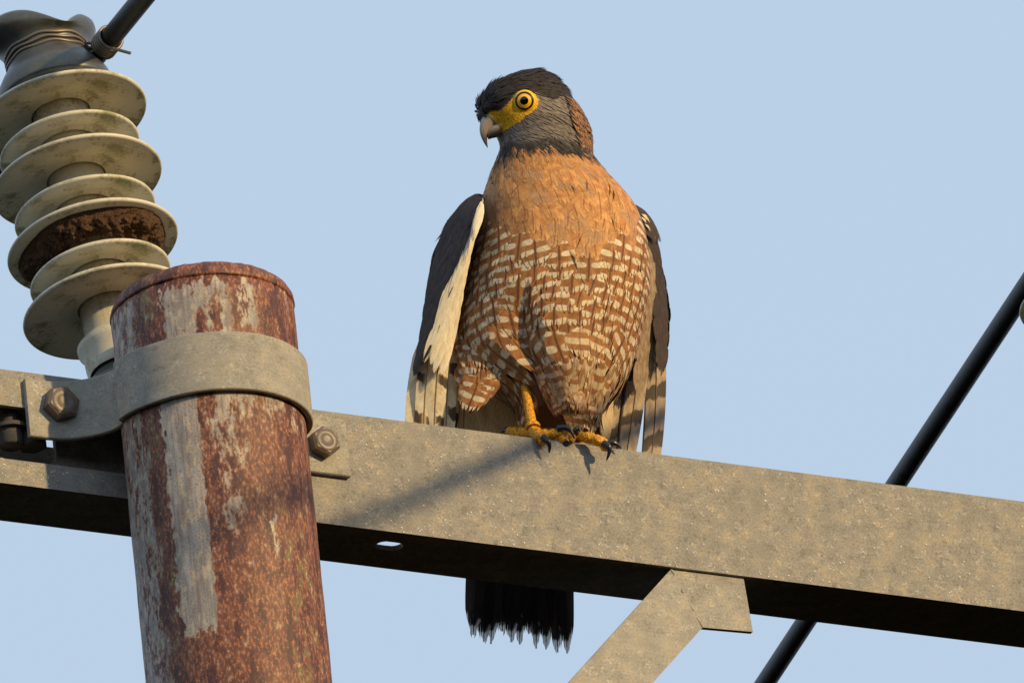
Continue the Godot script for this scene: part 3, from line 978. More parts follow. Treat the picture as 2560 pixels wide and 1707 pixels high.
# --- colours of feathers: s runs from root to tip, t across (-1 .. 1)
func vane(kind: int, variant: int, s: float, t: float) -> Color:
	var v := float(variant) * 3.7
	var barb := fine.get_noise_2d((s - 0.45 * absf(t)) * 26.0 + v * 9.0, t * 1.6 + v)
	var mott := blot.get_noise_2d(s * 3.0 + v * 5.0, t * 1.4 + v * 2.0)
	var c := Color.WHITE
	match kind:
		BELLY:
			c = rgb(176, 120, 66).lerp(rgb(144, 92, 48), clampf(0.5 + mott, 0, 1))
			c = c.lerp(rgb(196, 138, 84), smoothstep(0.90, 1.0, s) * 0.5)
			for k in 3:
				var at := 0.815 - 0.27 * k + 0.012 * sin(v + k)
				var hw := 0.066 - 0.006 * k + 0.012 * sin(v * 1.7 + k * 2.0)
				var m := maxf(absf(s - at + 0.05 * t * t) / hw, absf(absf(t) - 0.46) / (0.40 + 0.03 * sin(v * 2.1)))
				var round_ := pow(pow(absf(s - at + 0.05 * t * t) / hw, 3.0) + pow(absf(absf(t) - 0.45) / (0.37 + 0.05 * sin(v * 2.1)), 3.0), 0.333)
				c = c.lerp(rgb(208, 186, 154).lerp(rgb(222, 203, 174), clampf(0.5 + mott, 0, 1)), 1.0 - smoothstep(0.86, 1.08, round_ + 0.10 * barb + 0.0 * m))
			c = c.lerp(rgb(74, 42, 26), (1.0 - smoothstep(0.03, 0.075, absf(t))) * 0.7)
		BAR:
			var ph := fposmod((s + 0.05 * t * t) / 0.245 + 0.30 + 0.02 * sin(v), 1.0)
			var white := smoothstep(0.04, 0.14, ph) * (1.0 - smoothstep(0.56, 0.66, ph))
			c = rgb(158, 106, 62).lerp(rgb(218, 194, 156), white)
			c = c.lerp(rgb(180, 130, 86), clampf(mott * 0.8, 0, 0.5))
			c = c.lerp(rgb(110, 70, 44), (1.0 - smoothstep(0.02, 0.06, absf(t))) * 0.45)
		CHEST:
			c = rgb(212, 154, 92).lerp(rgb(184, 124, 68), clampf(0.5 + 1.1 * mott, 0, 1))
			if variant % 4 == 3:
				c = c.lerp(rgb(168, 132, 104), 0.5)
			c = c.lerp(rgb(234, 180, 112), smoothstep(0.82, 1.0, s) * 0.55)
			c = c.lerp(rgb(108, 66, 40), (1.0 - smoothstep(0.012, 0.05, absf(t))) * 0.55)
		DARK:
			c = rgb(54, 44, 42).lerp(rgb(76, 54, 44), clampf(0.4 + mott, 0, 1))
			c = c.lerp(rgb(112, 80, 58), smoothstep(0.86, 1.0, s) * (0.55 if variant % 2 == 0 else 0.15))
			c = c.lerp(rgb(28, 24, 24), (1.0 - smoothstep(0.03, 0.08, absf(t))) * 0.6)
		CREAM:
			c = rgb(246, 232, 204).lerp(rgb(236, 216, 180), clampf(0.5 + mott, 0, 1))
			if variant % 4 >= 3:
				c = c.lerp(rgb(84, 60, 48), (1.0 - smoothstep(0.08, 0.16, absf(t - 0.1))) * smoothstep(0.60, 0.72, s))
		PALE:
			c = rgb(168, 144, 118).lerp(rgb(140, 114, 90), clampf(0.5 + mott, 0, 1))
		CROWN:
			c = rgb(38, 32, 31).lerp(rgb(62, 50, 44), clampf(0.35 + mott, 0, 1))
			c = c.lerp(rgb(104, 82, 68), smoothstep(0.84, 1.0, s) * (0.5 if variant % 2 == 0 else 0.12))
		CHEEK:
			c = rgb(158, 145, 133).lerp(rgb(128, 115, 105), clampf(0.5 + mott, 0, 1))
			if variant % 4 == 3:
				c = rgb(74, 64, 58)
		NAPE:
			c = rgb(46, 35, 30).lerp(rgb(180, 130, 90), smoothstep(0.55, 0.75, s + 0.4 * absf(t) - 0.15))
		FLUFF:
			c = rgb(212, 188, 156).lerp(rgb(150, 104, 66), clampf(0.45 + 1.2 * barb + mott, 0, 1))
	return c * (1.0 + 0.22 * barb)

# --- long flight feathers
func flight(col: int, s: float, t: float) -> Color:
	var v := float(col) * 2.3
	var barb := fine.get_noise_2d((s * 4.0 - 0.35 * absf(t)) * 30.0 + v * 9.0, t * 1.3 + v)
	var mott := blot.get_noise_2d(s * 9.0 + v * 5.0, t * 1.2 + v * 2.0)
	var c := Color.WHITE
	var dark := rgb(50, 38, 32)
	match col:
		0, 1, 2, 3:
			# cream with dark bars
			c = rgb(250, 232, 194).lerp(rgb(226, 202, 162), clampf(0.5 + mott, 0, 1))
			var ph := fposmod(s * 3.6 + 0.10 * col + 0.12 * mott + 0.10 * t, 1.0)
			var bar := smoothstep(0.66, 0.72, ph) * (1.0 - smoothstep(0.92, 0.98, ph)) * smoothstep(0.30, 0.4, s)
			if col < 3:
				bar *= smoothstep(-0.1, 0.35, -t if col != 1 else absf(t) - 0.1)
			c = c.lerp(dark.lerp(rgb(110, 76, 48), 0.3), clampf(bar, 0, 1) * 0.9)
			c = c.lerp(rgb(112, 78, 52), smoothstep(0.93, 0.96, s + 0.05 * absf(t)))
		4, 5, 6:
			# grey-brown, dark bars, dark outer edge
			c = rgb(186, 164, 140).lerp(rgb(150, 128, 108), clampf(0.5 + mott, 0, 1))
			var ph := fposmod(s * 4.2 + 0.17 * col + 0.10 * mott - 0.10 * t, 1.0)
			var bar := smoothstep(0.62, 0.70, ph) * (1.0 - smoothstep(0.90, 0.98, ph)) * smoothstep(0.16, 0.28, s)
			c = c.lerp(dark, clampf(bar, 0, 1) * 0.9)
			c = c.lerp(dark, smoothstep(0.72, 0.86, t))
		7:
			# tail: black-brown, one pale band, white worn tip
			c = rgb(40, 32, 29).lerp(rgb(56, 44, 38), clampf(0.5 + mott, 0, 1))
			c = c.lerp(rgb(150, 124, 104), smoothstep(0.36, 0.40, s) * (1.0 - smoothstep(0.56, 0.60, s)))
			c = c.lerp(rgb(232, 228, 222), smoothstep(0.915, 0.94, s + 0.06 * mott))
	c = c.lerp(rgb(96, 66, 40) if col < 4 else rgb(60, 42, 30), (1.0 - smoothstep(0.02, 0.05, absf(t))) * 0.6)
	return c * (1.0 + 0.16 * barb)

func atlas_uv(cell: int, s: float, t: float) -> Vector2:
	return Vector2((cell % ATLAS + 0.5 + 0.47 * t) / ATLAS, (cell / ATLAS + 0.02 + 0.96 * s) / ATLAS)

func flight_uv(col: int, s: float, t: float) -> Vector2:
	return Vector2((col + 0.5 + 0.47 * t) / 8.0, 0.005 + 0.99 * s)

func make_plumage_materials() -> void:
	var kinds := []
	for k in 64:
		kinds.append(-1)
	for e in [[BELLY, 8], [BAR, 4], [CHEST, 8], [DARK, 4], [CREAM, 4], [PALE, 4], [CROWN, 4], [CHEEK, 4], [NAPE, 4], [FLUFF, 4]]:
		for k in e[1]:
			kinds[e[0] + k] = e[0]
	var f := func(x: int, y: int) -> Color:
		var cell := (y / 96) * ATLAS + x / 96
		if kinds[cell] < 0:
			return Color(0.5, 0.4, 0.3)
		return vane(kinds[cell], cell - kinds[cell], ((y % 96) + 0.5) / 96.0, ((x % 96) + 0.5) / 48.0 - 1.0)
	plume = plain(Color.WHITE, 0.78)
	plume.albedo_texture = picture(96 * ATLAS, 96 * ATLAS, f)
	plume.vertex_color_use_as_albedo = true
	plume.backlight_enabled = true
	plume.backlight = Color(0.16, 0.16, 0.16)
	var g := func(x: int, y: int) -> Color:
		return flight(x / 64, (y + 0.5) / 768.0, ((x % 64) + 0.5) / 32.0 - 1.0)
	quill = plain(Color.WHITE, 0.66)
	quill.albedo_texture = picture(512, 768, g)
	quill.vertex_color_use_as_albedo = true
	quill.backlight_enabled = true
	quill.backlight = Color(0.22, 0.22, 0.22)

func shade_jitter(amount: float) -> Color:
	var k := 1.0 + rng.randf_range(-amount, amount)
	return Color(k, k * (1.0 + rng.randf_range(-0.03, 0.03)), k * (1.0 + rng.randf_range(-0.05, 0.05)))

# a feather that follows the body's skin; made of narrow strips with frayed ends
func skin_feather(s: Shape, th: float, y: float, len_: float, width: float, turn: float, cell: int, lift: float, strips: int, rows: int, fray: float, tint: Color) -> void:
	var r := ring_at(y)
	var rad: float = maxf(lerpf(r[2], r[4], cos(th) * cos(th)), 0.012)
	var nrm := skin_normal(th, y)
	var du := (skin(th + 0.03, y) - skin(th - 0.03, y)).normalized()
	var ct := cos(turn)
	var sn := sin(turn)
	for k in strips:
		var t0 := -1.0 + 2.0 * k / strips
		var t1 := -1.0 + 2.0 * (k + 1) / strips
		var tm := (t0 + t1) * 0.5
		var torn := rng.randf() * fray
		var last := -1
		var sway := rng.randf_range(-0.5, 0.5) * fray * 0.10
		for j in rows + 1:
			var f := j / float(rows)
			var pinch := 1.0 if j < rows - 1 else (0.95 if j == rows - 1 else 0.45)
			var ids := []
			for e in 2:
				var tt: float = t0 if e == 0 else t1
				var a := f * (1.0 - 0.32 * tt * tt - torn)
				var prof := sqrt(maxf(0.0, 1.0 - pow((a - 0.60) / 0.62, 2.0)))
				var uu := (tm + (tt - tm) * pinch + sway * f) * width * 0.5 * prof
				var d := a * len_
				var up := 0.0008 + lift * a + 0.0008 * (1.0 - tt * tt)
				var lat := uu * ct + d * sn
				var dv := d * ct - uu * sn
				var q := skin(th + lat / rad, y - dv) + nrm * up
				ids.append(s.vert(q, (nrm + du * tt * 0.30 + Vector3(0, -0.12, 0) * a).normalized(), atlas_uv(cell, a, tt * 0.96), tint))
			if last >= 0:
				s.quad(last, last + 1, ids[1], ids[0])
			last = ids[0]

var end_pinch := 0.3

# a feather along a bent line in the open: root, bend point, tip
func blade(s: Shape, root: Vector3, mid: Vector3, tip: Vector3, face: Vector3, width: float, strips: int, rows: int, fray: float, uv: Callable, tint: Color, camber := 0.25, blunt := 0.85) -> void:
	for k in strips:
		var t0 := -1.0 + 2.0 * k / strips
		var t1 := -1.0 + 2.0 * (k + 1) / strips
		var tm := (t0 + t1) * 0.5
		var torn := rng.randf() * fray
		var last := -1
		for j in rows + 1:
			var pinch := 1.0 if j < rows or fray < 0.005 else end_pinch
			var ids := []
			for e in 2:
				var tt: float = t0 if e == 0 else t1
				var te := tm + (tt - tm) * pinch
				var a := (1.0 - (1.0 - blunt) * tt * tt - torn) * j / float(rows)
				var q := root.lerp(mid, a).lerp(mid.lerp(tip, a), a)
				var dir := ((mid - root).lerp(tip - mid, a)).normalized()
				var side := dir.cross(face).normalized()
				var up := side.cross(dir).normalized()
				var w := width * 0.5 * minf(1.0, 0.35 + 2.2 * a) * (1.0 - 0.35 * pow(a, 6.0))
				var qq := q + side * te * w + up * (camber * w * (1.0 - te * te))
				ids.append(s.vert(qq, (up + side * te * camber * 1.6).normalized(), uv.call(a, tt * 0.97), tint))
			if last >= 0:
				s.quad(last, last + 1, ids[1], ids[0])
			last = ids[0]

func stuff(o: Node) -> void:
	o.set_meta("kind", "stuff")

func build_eagle() -> void:
	make_plumage_materials()
	var o := thing("eagle", "brown crested eagle with yellow face and white-barred belly perched on the crossarm", "bird", EAGLE_AT)
	o.rotation.y = EAGLE_TURN
	eagle_body(o)
	eagle_plumage(o)
	eagle_head(o)
	eagle_wings(o)
	eagle_tail(o)
	eagle_legs(o)

func eagle_body(o: Node3D) -> void:
	# one continuous surface from vent to crown; the face carries its skin and feather colours
	var hide := plain(rgb(112, 76, 50), 0.9)
	var face := plain(Color.WHITE, 0.6)
	face.albedo_texture = picture(384, 320, func(x: int, y: int) -> Color: return face_colour(Vector2(-0.045 + 0.135 * x / 384.0, 0.425 - 0.115 * y / 320.0)))
	bump(face, noise_map(0.16, 3, FastNoiseLite.TYPE_CELLULAR, 512, 5), 0.03)
	var mesh: ArrayMesh = null
	for half in 2:
		var s := Shape.new()
		var y0 := 0.05 if half == 0 else 0.315
		var y1 := 0.315 if half == 0 else float(RINGS[RINGS.size() - 1][0])
		var rows := 40 if half == 0 else 70
		var cols := 72
		for j in rows + 1:
			var f := j / float(rows)
			var y := lerpf(y0, y1, f if half == 0 else 1.0 - pow(1.0 - f, 1.6))
			for k in cols + 1:
				var th := TAU * k / cols - PI
				var q := skin(th, y)
				var w := side_of(q)
				s.vert(q, skin_normal(th, y), Vector2((w.x + 0.045) / 0.135, (0.425 - w.y) / 0.115))
		for j in rows:
			for k in cols:
				var a := j * (cols + 1) + k
				s.quad(a, a + 1, a + cols + 2, a + cols + 1)
		if half == 0:
			var ring := []
			for k in cols:
				ring.append(skin(TAU * k / cols, 0.05))
			s.flat(ring, Vector3.DOWN)
		mesh = s.mesh(hide if half == 0 else face, mesh)
	part_mesh("body", mesh, o)

func eagle_plumage(o: Node3D) -> void:
	# barred belly and flanks, from the bottom row up
	var s := Shape.new()
	var y := 0.060
	var row := 0
	while y < 0.292:
		var step := 0.0245
		var r := ring_at(y)
		var count := int(TAU * (r[2] + r[4]) * 0.5 / step)
		for k in count:
			var th := TAU * (k + 0.5 * (row % 2)) / count - PI + rng.randf_range(-0.05, 0.05)
			if absf(th) > 2.3:
				continue
			var yy := y + rng.randf_range(-0.0018, 0.0018) + 0.0022 * sin(th * 3.1 + row * 0.35) + 0.0012 * sin(th * 7.3 + row * 0.9)
			# where the plain chest reaches down in the middle
			var edge := 0.164 + 0.044 * (1.0 - exp(-pow(th / 0.62, 2.0))) + 0.016 * smoothstep(0.9, 1.3, absf(th))
			var front := smoothstep(0.150, 0.110, yy) * exp(-pow((th - 0.15) / 0.75, 2.0))
			if yy - 0.046 > edge + rng.randf_range(-0.006, 0.003):
				continue
			if yy < 0.108 and th > -1.1 and th < -0.32 - 2.0 * (yy - 0.08):
				continue
			var kind := BELLY + rng.randi() % 8
			if rng.randf() < front * 0.85:
				kind = BAR + rng.randi() % 4
			var turn := rng.randf_range(-0.12, 0.12) - 0.10 * th
			if yy < 0.13:
				turn -= 0.35 * clampf(th - 0.0, -0.9, 0.9)
			var fr := 0.08 if yy > 0.14 else 0.20
			skin_feather(s, th, yy, rng.randf_range(0.044, 0.049), rng.randf_range(0.031, 0.036), turn, kind, 0.0018 if yy > 0.13 else 0.005, 7, 6, fr, shade_jitter(0.15))
			if rng.randf() < (0.05 if yy > 0.13 else 0.7):
				skin_feather(s, th + rng.randf_range(-0.1, 0.1), yy - rng.randf_range(0.0, 0.012), rng.randf_range(0.034, 0.046), rng.randf_range(0.0012, 0.0032), turn + rng.randf_range(-0.5, 0.5), FLUFF + rng.randi() % 4, 0.010, 2, 5, 0.5, shade_jitter(0.2))
		y += 0.0122
		row += 1
	# flank hanging over the folded wing on the viewer's left
	var f_out := [Vector3(-0.0562, 0.2026, -0.0080), Vector3(-0.0625, 0.1622, -0.0060), Vector3(-0.0683, 0.1268, -0.0040), Vector3(-0.0698, 0.0984, -0.0060), Vector3(-0.0687, 0.0735, -0.0100)]
	var f_in := [Vector3(-0.0367, 0.1808, 0.0360), Vector3(-0.0363, 0.1446, 0.0300), Vector3(-0.0370, 0.1153, 0.0200), Vector3(-0.0448, 0.0918, 0.0080), Vector3(-0.0619, 0.0696, -0.0020)]
	end_pinch = 0.4
	sheet_feathers(s, f_out, f_in, 0.006, Vector3(-0.35, -0.05, 0.93).normalized(), 10, 5, 0.042, 0.027, BELLY, 8, 0.12, 0.001, 0.30, 0.88)
	stuff(part("belly_plumage", s, plume, o))
	# plain chest, throat collar and hind neck
	s = Shape.new()
	y = 0.196
	row = 0
	while y < 0.345:
		var r := ring_at(y)
		var count := int(TAU * (r[2] + r[4]) * 0.5 / lerpf(0.0170, 0.0046, smoothstep(0.265, 0.325, y)))
		for k in count:
			var th := TAU * (k + 0.5 * (row % 2)) / count - PI + rng.randf_range(-0.06, 0.06)
			var yy := y + rng.randf_range(-0.003, 0.003)
			var edge := 0.164 + 0.044 * (1.0 - exp(-pow(th / 0.62, 2.0))) + 0.016 * smoothstep(0.9, 1.3, absf(th))
			if yy - 0.036 < edge + rng.randf_range(-0.020, 0.012):
				continue
			var w := side_of(skin(th, yy))
			if absf(th) < 2.0 and yy > 0.3205 - 0.006 * sin(th) + rng.randf_range(-0.004, 0.004) and not (th > 0.9):
				continue
			var kind := CHEST + rng.randi() % 8
			if absf(th) > 1.75 or (th > 1.25 and yy > 0.315):
				kind = NAPE + rng.randi() % 4
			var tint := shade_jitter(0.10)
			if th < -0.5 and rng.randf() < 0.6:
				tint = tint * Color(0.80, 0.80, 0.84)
			var small := smoothstep(0.265, 0.325, yy)
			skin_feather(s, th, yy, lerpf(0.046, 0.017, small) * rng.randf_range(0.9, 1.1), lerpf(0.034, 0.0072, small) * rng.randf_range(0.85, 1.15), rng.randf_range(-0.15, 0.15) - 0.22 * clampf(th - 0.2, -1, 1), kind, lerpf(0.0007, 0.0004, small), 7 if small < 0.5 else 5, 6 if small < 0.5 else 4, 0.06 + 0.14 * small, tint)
			if rng.randf() < 0.16 and absf(th) < 0.9 and yy < 0.30:
				skin_feather(s, th + rng.randf_range(-0.1, 0.1), yy - 0.01, rng.randf_range(0.020, 0.034), rng.randf_range(0.001, 0.0025), rng.randf_range(-0.4, 0.4), CHEST + rng.randi() % 8, 0.008, 2, 4, 0.5, tint * rng.randf_range(0.7, 1.0))
		y += lerpf(0.0110, 0.0048, smoothstep(0.265, 0.325, y))
		row += 1
	stuff(part("breast_plumage", s, plume, o))

func head_feather(s: Shape, q: Vector3, nrm: Vector3, back: Vector3, len_: float, width: float, cell: int, lift: float, strips: int, fray: float, tint: Color) -> void:
	var dir := (back - nrm * back.dot(nrm)).normalized()
	for k in 3:
		if Geometry2D.is_point_in_polygon(side_of(q + dir * len_ * (0.4 + 0.3 * k)), yellow):
			return
	var mid := q + dir * len_ * 0.5 + nrm * (0.0012 + lift * 0.4)
	var tip := q + dir * len_ + nrm * lift
	blade(s, q + nrm * 0.0003, mid, tip, nrm, width, strips, 4, fray, func(a: float, t: float) -> Vector2: return atlas_uv(cell, a, t), tint, 0.15, 0.7)

func eagle_head(o: Node3D) -> void:
	var s := Shape.new()
	var cheek := Shape.new()
	var made := 0
	var top: float = RINGS[RINGS.size() - 1][0] - 0.0016
	while made < 5200:
		var th := rng.randf_range(-PI, PI)
		var y := rng.randf_range(0.318, top)
		if y > top - 0.012:
			y = top - pow(rng.randf(), 1.8) * 0.0125
		var q := skin(th, y)
		var w := side_of(q)
		if Geometry2D.is_point_in_polygon(w, yellow):
			continue
		var nrm := skin_normal(th, y)
		made += 1
		var tint := shade_jitter(0.12)
		var jig := Vector3(rng.randf_range(-0.08, 0.08), rng.randf_range(-0.10, 0.10), rng.randf_range(-0.08, 0.08))
		var crown := y > 0.355 and above_crown(w + Vector2(0, rng.randf_range(-0.0015, 0.0015)))
		var behind := w.x - 0.060 - (0.372 - w.y) * 0.18 > 0.0
		if behind and not (crown and w.y > 0.392):
			head_feather(s, q, nrm, Vector3(0.35, -1.0, -0.1) + jig, rng.randf_range(0.013, 0.020), rng.randf_range(0.005, 0.008), NAPE + rng.randi() % 4, 0.0028, 4, 0.2, tint)
		elif crown:
			var brow := smoothstep(-0.005, -0.035, w.x)
			head_feather(s, q, nrm, Vector3(1.0, -0.22 + 0.5 * brow, -0.15) + jig, rng.randf_range(0.010, 0.017), rng.randf_range(0.0016, 0.0038), CROWN + rng.randi() % 4, 0.0006 + 0.0004 * brow, 4, 0.22, tint)
		else:
			var low := w.y < 0.334 + rng.randf_range(-0.004, 0.004) or w.x < 0.0 and w.y < 0.342
			if Geometry2D.is_point_in_polygon(w + Vector2(0.006, -0.004), yellow) or Geometry2D.is_point_in_polygon(w + Vector2(0.010, -0.006), yellow):
				continue
			var back := Vector3(1.0, -0.55, -0.1) if not low else Vector3(0.6, -1.0, -0.05)
			head_feather(cheek, q, nrm, back + jig, rng.randf_range(0.010, 0.018), rng.randf_range(0.0006, 0.0011), CHEEK + (3 if low else rng.randi() % 3), 0.0026 if low else 0.0003, 2, 0.3, tint * (Color(0.9, 0.9, 0.9) if low else Color.WHITE))
	# stiff tuft over the brow
	for k in 26:
		var f := rng.randf()
		var th := lerpf(-2.3, -1.25, f)
		var y := rng.randf_range(0.376, 0.392)
		var q := skin(th, y)
		if Geometry2D.is_point_in_polygon(side_of(q), yellow):
			continue
		head_feather(s, q, skin_normal(th, y), Vector3(-0.4, -0.9, 0.3) + Vector3(rng.randf_range(-0.4, 0.4), 0, rng.randf_range(-0.4, 0.4)), rng.randf_range(0.004, 0.008), 0.0016, CROWN + 1, 0.002, 2, 0.4, shade_jitter(0.2))
	stuff(part("crown_plumage", s, plume, o))
	stuff(part("cheek_plumage", cheek, plume, o))

	# eyes: towards the camera side and its mirror image
	var eye_at := Vector3(0.0026, 0.3731, 0.0560)
	var axis := Vector3(-0.33, -0.33, 0.88).normalized()
	for e in 2:
		var at := eye_at
		var ax := axis
		if e == 1:
			var r := ring_at(eye_at.y)
			at.z = 2.0 * r[3] - eye_at.z
			ax = Vector3(axis.x, axis.y, -axis.z)
		var b := Basis(Quaternion(Vector3.UP, ax))
		var xf := Transform3D(b, at - ax * 0.0035)
		var sh := Shape.new()
		sh.lathe([Vector2(0.0120, 0.0), Vector2(0.0117, 0.0036), Vector2(0.0108, 0.0050), Vector2(0.0096, 0.0056), Vector2(0.0090, 0.0046), Vector2(0.0088, 0.0030)], 40, xf)
		var rim := part("eye", sh, plain(rgb(246, 192, 10), 0.5), o)
		rim.set_meta("label", "yellow eye with black pupil")
		sh = Shape.new()
		sh.lathe([Vector2(0.0097, 0.0040), Vector2(0.0093, 0.0062), Vector2(0.0080, 0.0069), Vector2(0.0076, 0.0068)], 40, xf)
		part("eyelid", sh, plain(rgb(26, 20, 16), 0.35), rim)
		sh = Shape.new()
		var iris := plain(rgb(248, 188, 4), 0.12)
		iris.clearcoat_enabled = true
		sh.lathe([Vector2(0.0082, 0.0062), Vector2(0.0062, 0.0074), Vector2(0.0042, 0.0082)], 40, xf)
		part("iris", sh, iris, rim)
		sh = Shape.new()
		sh.lathe([Vector2(0.0043, 0.0082), Vector2(0.0030, 0.0086), Vector2(0.0015, 0.0089), Vector2(0.0001, 0.0090)], 32, xf)
		part("pupil", sh, plain(rgb(8, 7, 7), 0.06), rim)

	# bill: rings between the ridge and the cutting edge
	var mid_z := 0.022
	var fwd := [[Vector3(-0.0120, 0.3845, 0.0220), Vector3(-0.0058, 0.3562, 0.0220), 0.0165], [Vector3(-0.0216, 0.3798, 0.0220), Vector3(-0.0112, 0.3567, 0.0220), 0.0145], [Vector3(-0.0279, 0.3763, 0.0220), Vector3(-0.0156, 0.3581, 0.0220), 0.0118], [Vector3(-0.0323, 0.3727, 0.0220), Vector3(-0.0193, 0.3580, 0.0220), 0.0100], [Vector3(-0.0358, 0.3677, 0.0220), Vector3(-0.0240, 0.3564, 0.0220), 0.0088], [Vector3(-0.0378, 0.3617, 0.0220), Vector3(-0.0274, 0.3539, 0.0220), 0.0072], [Vector3(-0.0385, 0.3562, 0.0220), Vector3(-0.0299, 0.3514, 0.0220), 0.0056], [Vector3(-0.0381, 0.3513, 0.0220), Vector3(-0.0311, 0.3484, 0.0220), 0.0042], [Vector3(-0.0368, 0.3463, 0.0220), Vector3(-0.0317, 0.3449, 0.0220), 0.0028], [Vector3(-0.0346, 0.3409, 0.0220), Vector3(-0.0317, 0.3404, 0.0220), 0.0015], [Vector3(-0.0320, 0.3367, 0.0220), Vector3(-0.0317, 0.3365, 0.0220), 0.0002]]
	var horn := plain(Color.WHITE, 0.34)
	horn.vertex_color_use_as_albedo = true
	var cere_mat := plain(Color.WHITE, 0.5)
	cere_mat.albedo_texture = picture(128, 128, func(x: int, y: int) -> Color:
		var n := fine.get_noise_2d(x * 0.09, y * 0.09)
		var g := fine.get_noise_2d(x * 0.26 + 50.0, y * 0.26)
		return rgb(250, 200, 14).lerp(rgb(232, 162, 10), clampf(0.5 + n, 0, 1)).lerp(rgb(110, 70, 8), smoothstep(0.30, 0.55, absf(g)) * 0.6))
	cere_mat.uv1_scale = Vector3(1, 1, 1)
	var loop := func(sh: Shape, secs: Array, cols: Array, z_axis: Vector3) -> void:
		var n := 28
		var prev := -1
		for k in secs.size():
			var a: Vector3 = secs[k][0]
			var b: Vector3 = secs[k][1]
			var c := (a + b) * 0.5
			var up := (a - b) * 0.5
			var k0: int = max(k - 1, 0)
			var k1: int = min(k + 1, secs.size() - 1)
			var along: Vector3 = ((secs[k1][0] + secs[k1][1]) - (secs[k0][0] + secs[k0][1])).normalized()
			var grow: float = (secs[k0][2] - secs[k1][2]) / maxf(((secs[k1][0] + secs[k1][1]) * 0.5).distance_to((secs[k0][0] + secs[k0][1]) * 0.5), 1e-4)
			var first := sh.p.size()
			for j in n + 1:
				var t := TAU * j / n
				var cy := cos(t)
				var sx := sin(t)
				var q: Vector3 = c + up * cy + z_axis * sx * secs[k][2]
				var nn: Vector3 = (up.normalized() * cy / maxf(up.length(), 1e-4) + z_axis * sx / secs[k][2]).normalized() + along * clampf(grow, -1.5, 1.5) * 0.8
				var col: Color = cols[k].lerp(cols[k].lightened(0.0), 0.5)
				sh.vert(q, nn.normalized(), Vector2(float(j) / n * 2.0, k * 0.25), col)
			if prev >= 0:
				for j in n:
					sh.quad(prev + j, prev + j + 1, first + j + 1, first + j)
			prev = first
	var zax := Vector3(-0.2689, 0, 0.9632)
	var sh := Shape.new()
	var hornc := []
	for k in fwd.size():
		var t := k / float(fwd.size() - 1)
		hornc.append(rgb(128, 121, 116).srgb_to_linear().lerp(rgb(158, 143, 128).srgb_to_linear(), smoothstep(0.2, 0.45, t)).lerp(rgb(58, 54, 52).srgb_to_linear(), smoothstep(0.50, 0.85, t)))
	loop.call(sh, fwd.slice(2), hornc.slice(2), zax)
	var beak := part("beak", sh, horn, o)
	beak.set_meta("label", "grey hooked beak with dark tip")
	# cere: yellow skin behind the horn, a little thicker
	sh = Shape.new()
	var cere := []
	var white := []
	for k in 3:
		cere.append([fwd[k][0] + (fwd[k][0] - fwd[k][1]).normalized() * 0.0006, fwd[k][1], fwd[k][2] + 0.0005])
		white.append(Color.WHITE)
	cere.append([Vector3(-0.0309, 0.3732, 0.0220), Vector3(-0.0175, 0.3575, 0.0220), 0.0107])
	white.append(Color.WHITE)
	loop.call(sh, cere, white, zax)
	part("cere", sh, cere_mat, beak)
	# lower mandible
	sh = Shape.new()
	var low := [[Vector3(-0.0016, 0.3702, 0.0220), Vector3(-0.0005, 0.3548, 0.0220), 0.0138], [Vector3(-0.0139, 0.3661, 0.0220), Vector3(-0.0116, 0.3527, 0.0220), 0.0112], [Vector3(-0.0225, 0.3619, 0.0220), Vector3(-0.0200, 0.3506, 0.0220), 0.0090], [Vector3(-0.0283, 0.3589, 0.0220), Vector3(-0.0266, 0.3485, 0.0220), 0.0066], [Vector3(-0.0311, 0.3539, 0.0220), Vector3(-0.0302, 0.3467, 0.0220), 0.0036]]
	loop.call(sh, low, [rgb(214, 156, 30).srgb_to_linear(), rgb(196, 160, 60).srgb_to_linear(), rgb(150, 142, 132).srgb_to_linear(), rgb(128, 120, 110).srgb_to_linear(), rgb(96, 90, 84).srgb_to_linear()], zax)
	part("lower_mandible", sh, horn, beak)
	# nostrils
	for e in [1.0, -1.0]:
		sh = Shape.new()
		var prof := []
		for k in 7:
			var a := PI * k / 6.0 - PI / 2
			prof.append(Vector2(0.0016 * cos(a) + 0.0001, 0.0012 * sin(a)))
		var nx := Transform3D(Basis(Quaternion(Vector3.UP, zax * e)) * Basis(Vector3.UP, 0.5).scaled(Vector3(1.5, 1, 0.9)), Vector3(-0.0221, 0.3709, 0.0220) + zax * e * 0.0126)
		sh.lathe(prof, 16, nx)
		part("nostril", sh, plain(rgb(16, 12, 10), 0.6), beak)

func curve_at(pts: Array, f: float) -> Vector3:
	var x := clampf(f, 0, 1) * (pts.size() - 1)
	var k: int = mini(int(x), pts.size() - 2)
	var t := x - k
	var p0: Vector3 = pts[max(k - 1, 0)]
	var p1: Vector3 = pts[k]
	var p2: Vector3 = pts[k + 1]
	var p3: Vector3 = pts[min(k + 2, pts.size() - 1)]
	return p1.cubic_interpolate(p2, p0, p3, t)

